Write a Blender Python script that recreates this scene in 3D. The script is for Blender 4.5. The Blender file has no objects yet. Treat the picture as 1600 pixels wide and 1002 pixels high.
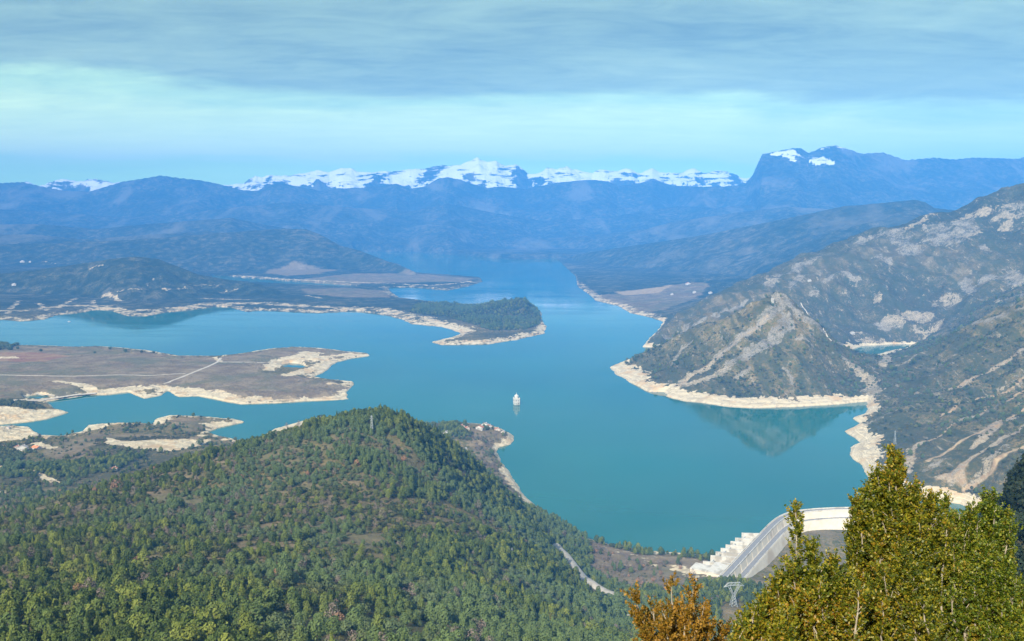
import bpy, math, random
import numpy as np
from mathutils import Vector
R = math.radians
rng = np.random.default_rng(7)
random.seed(7)
S = bpy.context.scene
COL = S.collection

# ------------------------------------------------------------------ camera, world, sun, exposure
CAMZ, F, PITCH = 470.0, 1500.0, R(6.5)
cam = bpy.data.cameras.new('camera'); camo = bpy.data.objects.new('camera', cam); COL.objects.link(camo)
camo.location = (0, 0, CAMZ); camo.rotation_euler = (R(90) - PITCH, 0, 0)
cam.sensor_fit = 'HORIZONTAL'; cam.sensor_width = 36; cam.lens = 36 * F / 1600
cam.clip_start = 0.1; cam.clip_end = 60000
S.camera = camo
S.view_settings.view_transform = 'Standard'; S.view_settings.look = 'None'
S.view_settings.exposure = 0.8; S.view_settings.gamma = 1
S.cycles.volume_bounces = 1
S.cycles.volume_step_rate = 1.0

SUN_EL, SUN_AZ = 35.0, -155.0       # azimuth clockwise from +Y (view direction): sun stands behind the left shoulder
sd_ = Vector((math.sin(R(SUN_AZ)) * math.cos(R(SUN_EL)), math.cos(R(SUN_AZ)) * math.cos(R(SUN_EL)), math.sin(R(SUN_EL))))
sl = bpy.data.lights.new('sun', 'SUN'); sl.energy = 4.6; sl.angle = R(0.5); sl.color = (1, .91, .76)
slo = bpy.data.objects.new('sun', sl); COL.objects.link(slo)
slo.rotation_euler = sd_.to_track_quat('Z', 'Y').to_euler(); slo.location = (-200, -200, 900)

W = bpy.data.worlds.new('World'); S.world = W; W.use_nodes = True

class NT:
    """small node tree writer"""
    def __init__(s, tree): s.t = tree; tree.nodes.clear()
    def n(s, typ, **kw):
        nd = s.t.nodes.new(typ)
        ins = kw.pop('ins', {})
        for k, v in kw.items(): setattr(nd, k, v)
        for k, v in ins.items():
            if isinstance(v, bpy.types.NodeSocket): s.t.links.new(v, nd.inputs[k])
            else: nd.inputs[k].default_value = v
        return nd
    def math(s, op, a, b=0.0, c=0.0, clamp=False):
        return s.n('ShaderNodeMath', operation=op, use_clamp=clamp, ins={0: a, 1: b, 2: c}).outputs[0]
    def vm(s, op, a, b=(0, 0, 0)):
        return s.n('ShaderNodeVectorMath', operation=op, ins={0: a, 1: b}).outputs[0]
    def mix(s, f, a, b, blend='MIX'):
        nd = s.t.nodes.new('ShaderNodeMix'); nd.data_type = 'RGBA'; nd.blend_type = blend
        for i, v in ((0, f), (6, a), (7, b)):
            if isinstance(v, bpy.types.NodeSocket): s.t.links.new(v, nd.inputs[i])
            else: nd.inputs[i].default_value = v if i == 0 or len(v) == 4 else (*v, 1)
        return nd.outputs[2]
    def noise(s, vec, scale, detail=4, rough=.55, out=0, dist=0.0):
        return s.n('ShaderNodeTexNoise', ins={'Vector': vec, 'Scale': scale, 'Detail': detail, 'Roughness': rough, 'Distortion': dist}).outputs[out]
    def ss(s, v, a, b, lo=0.0, hi=1.0):
        return s.n('ShaderNodeMapRange', interpolation_type='SMOOTHSTEP', ins={0: v, 1: a, 2: b, 3: lo, 4: hi}).outputs[0]
    def ramp(s, f, stops, interp='LINEAR'):
        nd = s.n('ShaderNodeValToRGB', ins={0: f}); cr = nd.color_ramp; cr.interpolation = interp
        while len(cr.elements) > 1: cr.elements.remove(cr.elements[0])
        cr.elements[0].position = stops[0][0]; cr.elements[0].color = (*stops[0][1], 1)
        for p, c in stops[1:]:
            e = cr.elements.new(p); e.color = (*c, 1)
        return nd.outputs[0]

def build_world():
    g = NT(W.node_tree)
    sky = g.n('ShaderNodeTexSky', sky_type='NISHITA', sun_disc=False)
    sky.sun_elevation = R(SUN_EL); sky.sun_rotation = R(SUN_AZ)
    sky.altitude = 900
    tc = g.n('ShaderNodeTexCoord').outputs['Generated']
    sp = g.n('ShaderNodeSeparateXYZ', ins={0: tc})
    x, y, z = sp.outputs
    # thin cloud sheet: pattern lies on a flat layer overhead, so it stretches towards the horizon
    den = g.math('ADD', g.math('MAXIMUM', z, 0.0), 0.10)
    u = g.math('DIVIDE', x, den); v = g.math('DIVIDE', y, den)
    cp = g.n('ShaderNodeCombineXYZ', ins={0: u, 1: v}).outputs[0]
    cpr = g.n('ShaderNodeMapping', ins={0: cp, 'Rotation': (0, 0, R(-14)), 'Scale': (.6, 1.0, 1)}).outputs[0]
    big = g.noise(cpr, .8, 5, .55, dist=.6)
    fine = g.noise(cpr, 4.0, 7, .62, dist=.9)
    fib = g.noise(g.n('ShaderNodeMapping', ins={0: cp, 'Rotation': (0, 0, R(-8)), 'Scale': (.8, 2.2, 1)}).outputs[0], 2.6, 6, .6, dist=.5)
    # height of a layer edge wanders with direction
    az = g.math('DIVIDE', x, g.math('MAXIMUM', y, .05))
    dz = g.n('ShaderNodeMapping', ins={0: tc, 'Scale': (1.0, 1.0, 6)}).outputs[0]
    wob = g.math('MULTIPLY', g.math('SUBTRACT', g.noise(dz, 2.2, 6, .6, dist=.4), .5), .085)
    e = g.math('ADD', z, wob)
    e = g.math('ADD', e, g.math('MULTIPLY', g.math('MAXIMUM', g.math('SUBTRACT', az, .12), 0), .075))
    col = g.ramp(e, SKY, 'EASE')
    # streaks in the sheet
    st = g.math('ADD', g.math('MULTIPLY', g.math('SUBTRACT', big, .5), .9), g.math('MULTIPLY', g.math('SUBTRACT', fine, .5), .7))
    st = g.math('ADD', st, g.math('MULTIPLY', g.math('SUBTRACT', fib, .5), .6))
    amt = g.ss(z, .05, .16, .12, 1)
    st = g.math('MULTIPLY', st, amt)
    k = g.math('ADD', 1.0, st)
    col = g.vm('MULTIPLY', col, g.n('ShaderNodeCombineXYZ', ins={0: g.math('ADD', 1, g.math('MULTIPLY', st, 1.2)), 1: k, 2: g.math('ADD', 1, g.math('MULTIPLY', st, .55))}).outputs[0])
    col = g.vm('SCALE', col); g.t.nodes[-1].inputs[3].default_value = 10.0
    f = g.ss(z, .25, .55, .97, .8)
    col = g.mix(f, sky.outputs[0], col)
    bg = g.n('ShaderNodeBackground', ins={0: col, 1: .1})
    g.n('ShaderNodeOutputWorld', ins={0: bg.outputs[0]})
SKY = [(0.0, (.66, .98, .30)), (.034, (.66, .99, .30)), (.046, (.62, .92, .32)), (.060, (.78, .95, .48)), (.096, (.66, .86, .46)), (.116, (.46, .68, .42)),
       (.135, (.27, .39, .31)), (.18, (.22, .33, .29)), (.22, (.26, .38, .32)), (.4, (.36, .44, .44)), (1, (.40, .48, .50))]
build_world()

# ------------------------------------------------------------------ picture coordinates -> world points
cP, sP = math.cos(PITCH), math.sin(PITCH)
def ray(px, py):
    a = (px - 800) / F; u = (501 - py) / F
    return np.array((a, cP + u * sP, -sP + u * cP))
def at(px, py, Y):
    d = ray(px, py); t = Y / d[1]
    return np.array((d[0] * t, Y, CAMZ + d[2] * t))
def gnd(px, py, z=0.0):
    d = ray(px, py); t = (z - CAMZ) / d[2]
    return np.array((d[0] * t, d[1] * t, z))

# ------------------------------------------------------------------ noise
def _hash(i, j, s):
    h = (i * 374761393 + j * 668265263 + s * 974634777) & 0xffffffff
    h = ((h ^ (h >> 13)) * 1274126177) & 0xffffffff
    return (h ^ (h >> 16)) & 0xffffffff
def gn(x, y, seed=0):
    xi = np.floor(x).astype(np.int64); yi = np.floor(y).astype(np.int64)
    xf = x - xi; yf = y - yi
    u = xf * xf * xf * (xf * (xf * 6 - 15) + 10); v = yf * yf * yf * (yf * (yf * 6 - 15) + 10)
    def g(a, b, dx, dy):
        an = _hash(a, b, seed) * (2 * math.pi / 4294967296.0)
        return np.cos(an) * dx + np.sin(an) * dy
    n0 = g(xi, yi, xf, yf); n1 = g(xi + 1, yi, xf - 1, yf)
    n2 = g(xi, yi + 1, xf, yf - 1); n3 = g(xi + 1, yi + 1, xf - 1, yf - 1)
    return (n0 + u * (n1 - n0) + v * ((n2 + u * (n3 - n2)) - (n0 + u * (n1 - n0)))) * 1.4
def fbm(x, y, sc, oc=5, seed=0, ridged=False, gain=.5):
    t = np.zeros_like(x); a = 1.0; n = 0.0
    for k in range(oc):
        v = gn(x / sc + 17.3 * k, y / sc - 9.1 * k, seed + k)
        t += a * ((1 - 2 * np.abs(v)) if ridged else v); n += a
        a *= gain; sc *= .5
    return t / n
def sstep(a, b, v):
    t = np.clip((v - a) / (b - a), 0, 1); return t * t * (3 - 2 * t)

# ------------------------------------------------------------------ the lake outline (waterline points)
LAKE_PX = [(560,394),(640,394),(700,398),(800,406),(845,405),(870,404),(885,418),(900,432),(903,448),(918,458),(932,470),(965,477),(985,489),(1010,494),(1037,502),(1030,515),
 (1015,530),(1004,542),(1030,544),(1052,538),(1045,546),(1005,560),(953,574),(960,584),(985,597),(1000,606),(1015,613),(1038,613),(1042,620),(1070,627),(1100,630),(1140,636),
 (1180,638),(1240,636),(1300,633),(1353,628),(1356,640),(1350,650),(1331,654),(1346,662),(1321,674),(1340,688),(1345,692),(1328,699),(1333,718),(1350,730),(1358,748),
 (1374,753),(1390,768),(1420,776),(1450,780),(1500,788),(1530,800),(1500,815),(1440,812),(1320,808),(1240,815),(1215,828),(1190,852),(1160,884),(1135,905),(1120,885),(1118,874),(1100,869),(1060,866),(1000,860),
 (950,852),(915,845),(880,823),(852,804),(828,785),(815,768),(800,745),(783,722),(775,708),(778,700),(795,695),(803,689),(800,680),(782,670),(750,664),(720,662),(650,664),
 (560,660),(500,652),(460,663),(428,672),(402,689),(380,690),(345,684),(325,675),(345,668),(382,660),(368,656),(340,654),(300,651),(265,650),(242,656),(237,664),(220,662),
 (185,662),(140,665),(126,676),(95,683),(62,681),(45,668),(20,666),(-60,674),(-60,664),(0,664),(40,660),(72,655),(107,645),(85,640),(72,628),(135,618),(165,617),(200,613),(225,623),(250,618),
 (262,611),(280,620),(310,619),(340,625),(375,632),(430,630),(480,627),(543,624),(541,612),(553,602),(550,597),(510,594),(490,589),(505,582),(525,566),(545,561),(578,556),
 (575,553),(540,550),(500,545),(460,543),(420,546),(380,553),(340,558),(280,557),(240,550),(200,545),(160,542),(120,543),(70,541),(30,540),(-60,537),(-400,540),(-400,505),(-60,499),(0,499),
 (30,502),(70,499),(90,492),(125,489),(150,484),(175,486),(200,494),(230,494),(255,489),(280,486),(310,483),(340,479),(362,481),(388,488),(402,485),(430,486),(470,488),
 (500,489),(530,487),(560,486),(600,492),(628,499),(642,506),(690,511),(722,521),(705,528),(675,535),(690,539),(760,538),(810,531),(850,521),(853,510),(846,500),(845,488),(800,478),
 (735,479),(700,475),(660,470),(625,466),(612,458),(606,450),(640,449),(700,454),(730,448),(754,440),(750,434),(700,430),(650,427),(638,421),(622,413),(600,408),(575,402)]
POOLS_PX = [[(330,431),(360,432),(420,437),(480,441),(560,447),(540,449),(440,444),(360,439),(335,436)],
            [(1326,548),(1345,541),(1400,538),(1440,539),(1410,546),(1380,552),(1350,562),(1332,558)],
            [(40,620),(62,616),(86,621),(60,625),(44,625)],
            [(437,571),(452,567),(470,569),(482,574),(470,577),(448,577)]]
def W2(lst): return np.array([gnd(a, b)[:2] for a, b in lst])
LAKE = W2(LAKE_PX); POOLS = [W2(p) for p in POOLS_PX]

def poly_sd(P, x, y):
    """signed distance, negative inside"""
    d2 = np.full(x.shape, 1e18); ins = np.zeros(x.shape, bool)
    n = len(P)
    for i in range(n):
        ax, ay = P[i]; bx, by = P[(i + 1) % n]
        ex, ey = bx - ax, by - ay
        t = np.clip(((x - ax) * ex + (y - ay) * ey) / (ex * ex + ey * ey + 1e-9), 0, 1)
        dx = x - ax - t * ex; dy = y - ay - t * ey
        d2 = np.minimum(d2, dx * dx + dy * dy)
        if ay != by:
            c = (ay > y) != (by > y)
            ins ^= c & (x < (bx - ax) * (y - ay) / (by - ay) + ax)
    d = np.sqrt(d2)
    return np.where(ins, -d, d)

# ------------------------------------------------------------------ control heights (picture point, distance)
def lp(pts, sub=3):
    out = []
    for (a, b) in zip(pts[:-1], pts[1:]):
        for k in range(sub):
            t = k / sub; out.append([a[i] + (b[i] - a[i]) * t for i in range(3)])
    out.append(list(pts[-1])); return out
C = []
def add(pts, sub=1):
    for p in (lp(pts, sub) if sub > 1 else pts): C.append(at(*p))
# skyline of the big right-hand mountain
add([(1012,535,3350),(1050,500,3600),(1100,474,3800),(1150,452,3950),(1200,430,4050),(1250,405,4100),(1300,391,4200),(1345,374,4250),(1370,362,4250),(1400,349,4300),(1430,336,4300),
     (1455,324,4300),(1475,320,4300),(1500,319,4250),(1520,321,4200),(1545,315,4150),(1570,307,4100),(1600,291,4050),(1680,262,4000),(1800,235,3900)], 2)
# its back side falls again
for px, Y, z in ((1150,4700,60),(1300,5000,120),(1450,5100,180),(1600,5000,240),(1800,5000,300)):
    p = at(px, 400, Y); C.append(np.array((p[0], p[1], z)))
# its face towards us
add([(1330,528,3330),(1400,520,3350),(1450,530,3250),(1300,500,3500),(1400,470,3600),(1500,470,3450),(1260,460,3650),(1350,420,3900),(1450,400,3900),(1550,380,3800),(1600,400,3600),
     (1250,440,3800),(1200,455,3700),(1150,478,3500),(1100,500,3400),(1500,345,4120),(1560,450,3400),(1600,450,3100),(1600,350,3900)])
# pyramid headland
add([(1212,462,2740),(1180,478,2760),(1140,497,2800),(1100,512,2830),(1060,530,2860),(1010,556,2890),(975,568,2890)], 2)
add([(1240,480,2730),(1270,508,2760),(1300,530,2800),(1330,549,2840),(1352,566,2780),(1372,580,2680)], 2)
add([(1100,550,2680),(1060,580,2560),(1130,560,2580),(1180,560,2520),(1240,560,2500),(1300,580,2500),(1200,600,2400),(1260,600,2400),(1150,600,2430),(1320,600,2450),(1350,608,2440),(1215,500,2640),(1010,585,2750)])
# right slope down to the near bay
add([(1700,440,2450),(1600,481,2400),(1550,500,2450),(1500,521,2500),(1445,545,2560),(1400,562,2620)], 2)
add([(1400,600,2350),(1450,600,2250),(1500,600,2150),(1550,600,2080),(1600,600,2000),(1700,590,1900),(1380,650,2040),(1420,650,1980),(1480,650,1900),(1540,650,1820),(1600,640,1750),
     (1400,700,1790),(1450,700,1720),(1520,700,1640),(1600,690,1560),(1700,680,1500),(1450,750,1570),(1520,745,1510),(1600,745,1400),(1700,740,1300),(1560,800,1300),(1640,800,1150)])
# valley below the dam, hidden behind the near shrubs
add([(1175,893,1195),(1212,874,1255),(1250,846,1325),(1300,842,1330)])
for px, Y, z in ((1320,1250,-6),(1400,1250,-5),(1500,1240,0),(1300,1050,-20),(1450,1000,-20),(1250,900,10),(1400,800,20)):
    p = at(px, 700, Y); C.append(np.array((p[0], p[1], z)))
# near spur at the right edge
add([(1600,742,330),(1580,790,300),(1570,850,260),(1575,930,210),(1640,730,330),(1750,700,330)])
for px, Y, z in ((1500,350,250),(1600,600,190),(1480,220,330)):
    p = at(px, 700, Y); C.append(np.array((p[0], p[1], z)))
# land by the dam and the road
add([(1130,898,1180),(1110,885,1200),(1060,880,1215),(1000,875,1230),(950,870,1240),(1080,910,1130),(1000,905,1145),(940,900,1160),(1100,940,1030),(1000,935,1050),(970,935,1050),(930,915,1090),
     (900,890,1140),(872,862,1190),(850,845,1220),(1180,930,1010),(1220,900,1070),(1150,955,960),(1200,1000,820),(1060,1000,830),(1000,1000,780),(900,1000,640)])
# wooded hill
add([(-200,850,1150),(0,808,1150),(100,780,1150),(160,757,1160),(220,742,1160),(280,725,1160),(340,712,1160),(400,697,1150),(440,688,1140),(480,676,1140),(520,666,1150),(555,657,1150),
     (590,650,1150),(618,652,1150),(640,660,1165),(675,675,1200),(705,696,1230),(735,724,1250),(768,758,1260),(805,793,1260)], 2)
add([(640,690,1100),(690,730,1130),(740,775,1150),(780,810,1130),(820,840,1090),(850,870,1040)])
add([(700,700,1400),(740,742,1400),(780,775,1400)])
add([(0,1010,380),(200,1010,375),(400,1010,380),(600,1010,410),(800,1010,500),(-300,1010,380),(0,940,520),(250,940,500),(500,940,530),(720,940,620),(850,940,780),(0,870,720),(250,870,680),(500,870,700),(700,870,790),
     (820,870,930),(900,930,900),(150,820,880),(380,800,880),(560,790,900),(700,800,980),(780,810,1100),(600,720,1040),(480,730,1020),(660,740,1080),(300,760,1000),(830,830,1150),(-200,930,620)])
# low land behind the hill: left shore
for px, py, z in ((40,705,12),(100,720,14),(60,740,16),(0,760,20),(0,720,16),(150,700,16),(200,690,14),(250,690,12),(300,690,10),(350,700,12),(100,690,8),(180,715,20),(120,745,24),(-100,720,16),
                  (200,675,9),(300,665,11),(280,680,9),(160,675,9),(240,672,8),(20,688,7),(450,675,8),(-100,760,25),(40,633,13),(0,632,14),(50,645,6),(0,650,8)):
    C.append(gnd(px, py, z))
add([(560,655,1500),(640,662,1500)])
for px, Y, z in ((500,1500,60),(600,1500,90),(560,1800,25),(640,1800,25),(400,1500,40),(300,1450,40),(100,1450,45)):
    p = at(px, 700, Y); C.append(np.array((p[0], p[1], z)))
# village point
for px, py, z in ((700,678,24),(740,672,22),(770,672,18),(790,680,12),(750,700,18),(770,720,14),(760,690,22),(680,672,30),(790,755,14),(740,730,50)):
    C.append(gnd(px, py, z))
# flat brown peninsula
for px, py, z in ((0,560,12),(100,555,12),(200,560,13),(300,565,12),(0,600,12),(100,590,12),(200,590,14),(300,595,12),(400,600,12),(460,605,10),(520,606,7),(400,570,12),(370,585,12),(120,605,11),(460,555,9),(520,554,6),(-200,570,14)):
    C.append(gnd(px, py, z))
# far left shore hills and low ground
add([(735,485,4500),(770,473,4400),(800,468,4350),(825,473,4250),(845,490,4150),(700,478,4650),(650,474,4800),(790,500,4150),(760,508,4100)])
for px, py, z in ((640,480,22),(560,472,20),(500,465,18),(430,470,20),(480,450,14),(560,440,12),(650,437,10),(720,434,8),(520,420,22),(430,415,25)):
    C.append(gnd(px, py, z))
# right far fields
for px, py, z in ((980,470,10),(1050,470,16),(1100,465,30),(950,455,12),(1000,440,25),(1000,485,6),(1060,485,14),(920,440,12),(1100,440,60)):
    C.append(gnd(px, py, z))
# ledge and slope under the viewpoint
for az, dz in ((-70,0),(-35,0),(0,0),(20,0),(40,1),(70,4)):
    a = R(az)
    for r, z in ((1,1.9),(3,2.3),(6,3.3),(12,7.5),(30,19),(80,46),(160,86),(260,135)):
        k = 1.0 if az < 20 or r < 20 else 0.95
        C.append(np.array((r * math.sin(a), r * math.cos(a), CAMZ - z * k)))
for px, Y, z in ((-700,3000,60),(-700,6000,150),(-700,1200,150),(2600,3000,400),(2600,1500,300),(2600,6000,400),(800,9000,30),(300,9000,40),(1300,9000,50),(-300,9000,60),(0,7000,45),(500,7000,30),(1100,7000,40),(800,20000,60),(-600,20000,60),(2200,20000,60)):
    p = at(px, 400, Y); C.append(np.array((p[0], p[1], z)))
# shoreline itself
for P in [LAKE] + POOLS[:2]:
    for i, p in enumerate(P):
        if i % 2 == 0: C.append(np.array((p[0], p[1], 3.0)))
C = np.array(C)
# drop controls that nearly coincide
keep = []
for i, p in enumerate(C):
    if all((C[j, 0] - p[0]) ** 2 + (C[j, 1] - p[1]) ** 2 > (max(.4, .008 * math.hypot(p[0], p[1]))) ** 2 for j in keep): keep.append(i)
C = C[keep]
def rbf_fit(C):
    n = len(C); x, y, z = C.T
    D = np.hypot(x[:, None] - x[None], y[:, None] - y[None])
    A = np.zeros((n + 3, n + 3)); A[:n, :n] = D
    A[:n, n] = 1; A[:n, n + 1] = x / 1e4; A[:n, n + 2] = y / 1e4; A[n:, :n] = A[:n, n:].T
    return np.linalg.solve(A, np.concatenate([z, [0, 0, 0]]))
CW = rbf_fit(C)
def rbf(x, y):
    o = CW[-3] + CW[-2] * x / 1e4 + CW[-1] * y / 1e4
    for i in range(len(C)): o = o + CW[i] * np.sqrt((x - C[i, 0]) ** 2 + (y - C[i, 1]) ** 2 + 1.0)
    return o

# ------------------------------------------------------------------ distant ranges: crest line, front slope, back slope
def rng_(pts, front, back, amp, sc, seed, conc=0.0): return (np.array([at(*p) for p in pts]), front, back, amp, sc, seed, conc)
def YY(l, Y): return [(a, b, Y) for a, b in l]
SNOW = rng_(YY([(-900,300),(-300,292),(0,288),(40,284),(52,286),(75,284),(90,281),(120,282),(150,278),(165,280),(190,287),(240,292),(340,288),(380,285),(398,273),(410,276),(425,271),(440,275),(455,274),(470,272),(495,265),(515,269),(535,260),(548,261),
  (562,267),(590,265),(612,268),(640,263),(660,265),(680,260),(710,257),(730,251),(748,246),(760,251),(775,251),(790,258),(805,257),(815,263),(825,271),(840,269),(855,262),(870,266),(885,261),(905,265),(925,271),(935,265),(960,266),(985,263),
  (1000,269),(1020,263),(1040,271),(1060,268),(1085,263),(1100,269),(1130,267),(1150,271),(1170,276),(1210,300),(1500,310),(2400,310)], 16500), .5, .5, 260, 1500, 31)
BLUE = rng_([(a, b, 14600 if a < 1100 else 13200) for a, b in [(-900,270),(-200,292),(0,286),(20,285),(35,284),(60,290),(100,298),(140,299),(190,284),(235,277),(250,274),(280,278),(310,281),(340,287),(380,297),(402,298),(420,288),(440,286),(470,292),(500,298),(530,294),
  (560,293),(600,290),(620,286),(640,295),(665,290),(685,279),(700,276),(715,279),(735,286),(760,294),(785,291),(820,296),(870,285),(900,282),(930,281),(950,283),(965,290),(1000,286),(1020,279),(1050,290),(1100,292),(1150,290),(1166,285),(1176,274),
  (1184,255),(1191,241),(1205,238),(1235,232),(1250,231),(1264,239),(1285,230),(1305,227),(1330,234),(1345,240),(1360,239),(1380,238),(1415,250),(1460,246),(1490,249),(1520,246),(1560,247),(1590,248),(1605,244),(1700,240),(2400,236)]], .34, .5, 110, 1700, 41, .5)
MIDB = rng_([(-900,320,12900),(-100,322,12900),(60,330,12900),(200,340,12900),(300,332,12900),(380,322,12900),(450,316,12900),(560,325,12900),(640,330,12900),(700,318,12900),(760,330,12900),(850,345,12900),(950,340,12900),(1030,326,12900),(1060,322,12900),(1120,325,12000),(1180,318,12000),
  (1260,312,12000),(1400,318,12000),(1700,310,12000),(2400,300,12000)], .22, .4, 70, 1200, 51, .4)
LOWB = rng_([(-900,352,10400),(-100,352,10400),(60,350,10400),(150,358,10300),(230,350,10200),(300,345,10200),(360,340,10300),(420,352,10600),(500,366,11200),(600,374,11600),(700,370,11700),(800,376,11700),(900,370,11600),(1000,360,11200),(1050,347,10900),(1150,332,10400),
  (1230,323,10200),(1300,327,10000),(1600,330,10000),(2400,330,10000)], .2, .3, 50, 800, 61, .4)
LOWC = rng_([(-900,372,8900),(-100,368,8900),(50,366,8900),(130,374,8900),(240,366,8900),(330,362,9000),(420,374,9300),(500,384,9700),(560,392,9900),(585,400,9950)], .15, .3, 40, 600, 65, .3)
HILLR = rng_([(878,408,9300),(900,398,9000),(960,388,8700),(1030,378,8400),(1100,367,8000),(1180,351,7600),(1205,346,7500),(1270,333,7300),(1300,326,7200),(1320,322,7200),(1370,318,7100),(1400,315,7000),(1430,312,7000),(1446,316,7000),(1460,325,7000),(1530,332,7000),(1700,325,6800)], .17, .4, 55, 900, 71, .3)
HILLL = rng_([(-900,388,8000),(-100,384,8000),(0,382,8000),(100,379,8000),(180,376,8000),(260,371,8100),(330,365,8200),(400,360,8300),(440,357,8400),(478,358,8350),(500,366,8250),(530,383,8050),(560,391,7850),(600,406,7500),(640,421,7050),(650,426,6950)], .28, .3, 24, 600, 81, .1)
HILLF = rng_([(-900,440,5600),(-100,436,5600),(0,428,5600),(60,421,5600),(120,413,5600),(170,405,5500),(210,401,5500),(245,404,5500),(280,417,5450),(310,429,5400),(350,436,5400),(400,443,5350),(430,452,5300),(470,462,5250),(500,470,5150)], .27, .3, 25, 420, 91, .2)
RANGES = [SNOW, BLUE, MIDB, LOWB, LOWC, HILLR, HILLL, HILLF]
def range_h(Rg, x, y, rid):
    P, fr, ba, amp, sc, seed, conc = Rg
    az = np.arctan2(x, y); r = np.hypot(x, y)
    pa = np.arctan2(P[:, 0], P[:, 1]); pr = np.hypot(P[:, 0], P[:, 1]); pz = P[:, 2]
    zc = np.interp(az, pa, pz); rc = np.interp(az, pa, pr)
    d = rc - r
    prof = np.where(d > 0, fr * (d * (1 + conc) if conc == 0 else np.minimum(d, 500) * (1 + conc) + np.maximum(d - 500, 0)), -ba * d)
    wx = x + 200 * fbm(x, y, sc * .8, 2, seed + 9); wy = y + 200 * fbm(x, y, sc * .8, 2, seed + 19)
    ero = fbm(wx, wy, sc, 6, seed, True, .52)
    k = np.clip(prof / (amp * 1.6), 0, 1)
    h = zc - prof + amp * (ero - .45) * 1.5 * k
    if rid == 0: h = h + 70 * fbm(x, y, 520, 5, 207, True, .55) - 40
    out = (az < pa[0]) | (az > pa[-1])
    h = np.where(out, -999, h)
    return h

DAM_PX = [(1126,906),(1135,897),(1160,870),(1190,838),(1208,819),(1222,808),(1240,801),(1275,797),(1320,795),(1380,796),(1440,800),(1500,807)]
CREST = 26.0
DAM = np.array([gnd(a, b, CREST)[:2] for a, b in DAM_PX])
def down_of_dam(x, y):
    """below the dam: polygon on the air side"""
    P = np.vstack([DAM + np.array([0, 0]), [DAM[-1] + np.array((60, -200)), DAM[0] + np.array((60, -160))]])
    return poly_sd(P, x, y)

def height(x, y):
    r = np.hypot(x, y)
    rl = np.minimum(r, 9600) / r            # beyond the lake basin the base level is carried on outwards
    if r.min() > 9600: h = np.full(x.shape, 40.0, x.dtype)
    else: h = np.where(r > 9600, 40.0, rbf(x * rl, y * rl))
    sd = poly_sd(LAKE, x, y)
    for P in POOLS: sd = np.minimum(sd, poly_sd(P, x, y))
    # wobble of the waterline
    sd = sd + fbm(x, y, 60, 4, 5) * np.clip(r / 3000, .2, 1) * 9 + fbm(x, y, 14, 2, 15) * 2
    dd = down_of_dam(x, y)
    # relief
    wx = x + 40 * fbm(x, y, 260, 3, 77); wy = y + 40 * fbm(x, y, 260, 3, 78)
    er = fbm(wx, wy, 420, 6, 3, True)
    relief = sstep(10, 120, h) * np.clip((r - 500) / 1500, 0, 1)
    right = sstep(0.08, .2, x / np.maximum(y, 1)) * sstep(1300, 1900, y)
    h = h + (er - .5) * relief * (26 + 34 * right)
    # dipping strata ribs on the right slopes
    u = (x * .83 + y * .56) / 1.0 + 30 * fbm(x, y, 300, 3, 6)
    rib = np.abs(((u / 95.0) % 1) - .5) * 2
    h = h + right * sstep(5, 60, h) * (sstep(.2, .95, rib) - .5) * 7
    h = h + fbm(x, y, 45, 4, 8) * 2.2 * np.clip((r - 200) / 600, 0, 1) * sstep(3, 25, h) * 1.3
    h = h + fbm(x, y, 6, 3, 12) * np.clip(r / 40, .02, .5)
    for i, Rg in enumerate(RANGES):
        h = np.maximum(h, range_h(Rg, x, y, i))
    # shoreline: land rises from the waterline, bed falls below it
    nz = fbm(x, y, 38, 4, 21)
    lo = np.minimum(sd * (.16 + .05 * nz), 9 + 3 * nz) + np.clip(sd * .01, 0, 6)
    hi = 1.0 + sd * (.75 + .25 * nz) + (np.maximum(sd - 60, 0)) * 2
    land = np.clip(h, lo, np.maximum(hi, lo))
    gul = fbm(x + 8 * nz, y, 34, 4, 231, True, .55)
    land = land + (gul - .45) * 4.5 * sstep(3, 25, sd) * (1 - sstep(70, 150, sd)) * np.clip((r - 1200) / 400, 0, 1) * sstep(1.0, 4.0, land)
    bed = np.maximum(sd * .25, -25) - .4
    sh = np.where(sd > 0, land, bed)
    h = np.where(dd < 0, np.minimum(h, 18.0), sh)
    return h, sd

# ------------------------------------------------------------------ terrain grid (rays from the viewpoint's foot: fine near, coarse far)
az = np.concatenate([np.linspace(-75, -30, 46)[:-1], np.linspace(-30, 30, 1180), np.linspace(30, 75, 46)[1:]]) * math.pi / 180
rr = np.concatenate([np.geomspace(.4, 300, 130)[:-1], np.geomspace(300, 900, 210)[:-1], np.geomspace(900, 6000, 860)[:-1], np.geomspace(6000, 19400, 460)])
NA, NR = len(az), len(rr)
AZ, RR = np.meshgrid(az, rr)           # rows = range
GX = (RR * np.sin(AZ)).astype(np.float32); GY = (RR * np.cos(AZ)).astype(np.float32)
GH = np.empty_like(GX); GSD = np.empty_like(GX)
for i in range(0, NR, 60):
    GH[i:i + 60], GSD[i:i + 60] = height(GX[i:i + 60], GY[i:i + 60])
lr = np.log(rr)
def samp(G, x, y):
    x = np.asarray(x, float); y = np.asarray(y, float)
    a = np.arctan2(x, y); r = np.hypot(x, y)
    ia = np.interp(a, az, np.arange(NA)); ir = np.interp(r, rr, np.arange(NR))
    i0 = np.clip(ia.astype(int), 0, NA - 2); j0 = np.clip(ir.astype(int), 0, NR - 2)
    fa = ia - i0; fr = ir - j0
    return (G[j0, i0] * (1 - fa) * (1 - fr) + G[j0, i0 + 1] * fa * (1 - fr) + G[j0 + 1, i0] * (1 - fa) * fr + G[j0 + 1, i0 + 1] * fa * fr)
def zat(x, y): return samp(GH, x, y)
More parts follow.
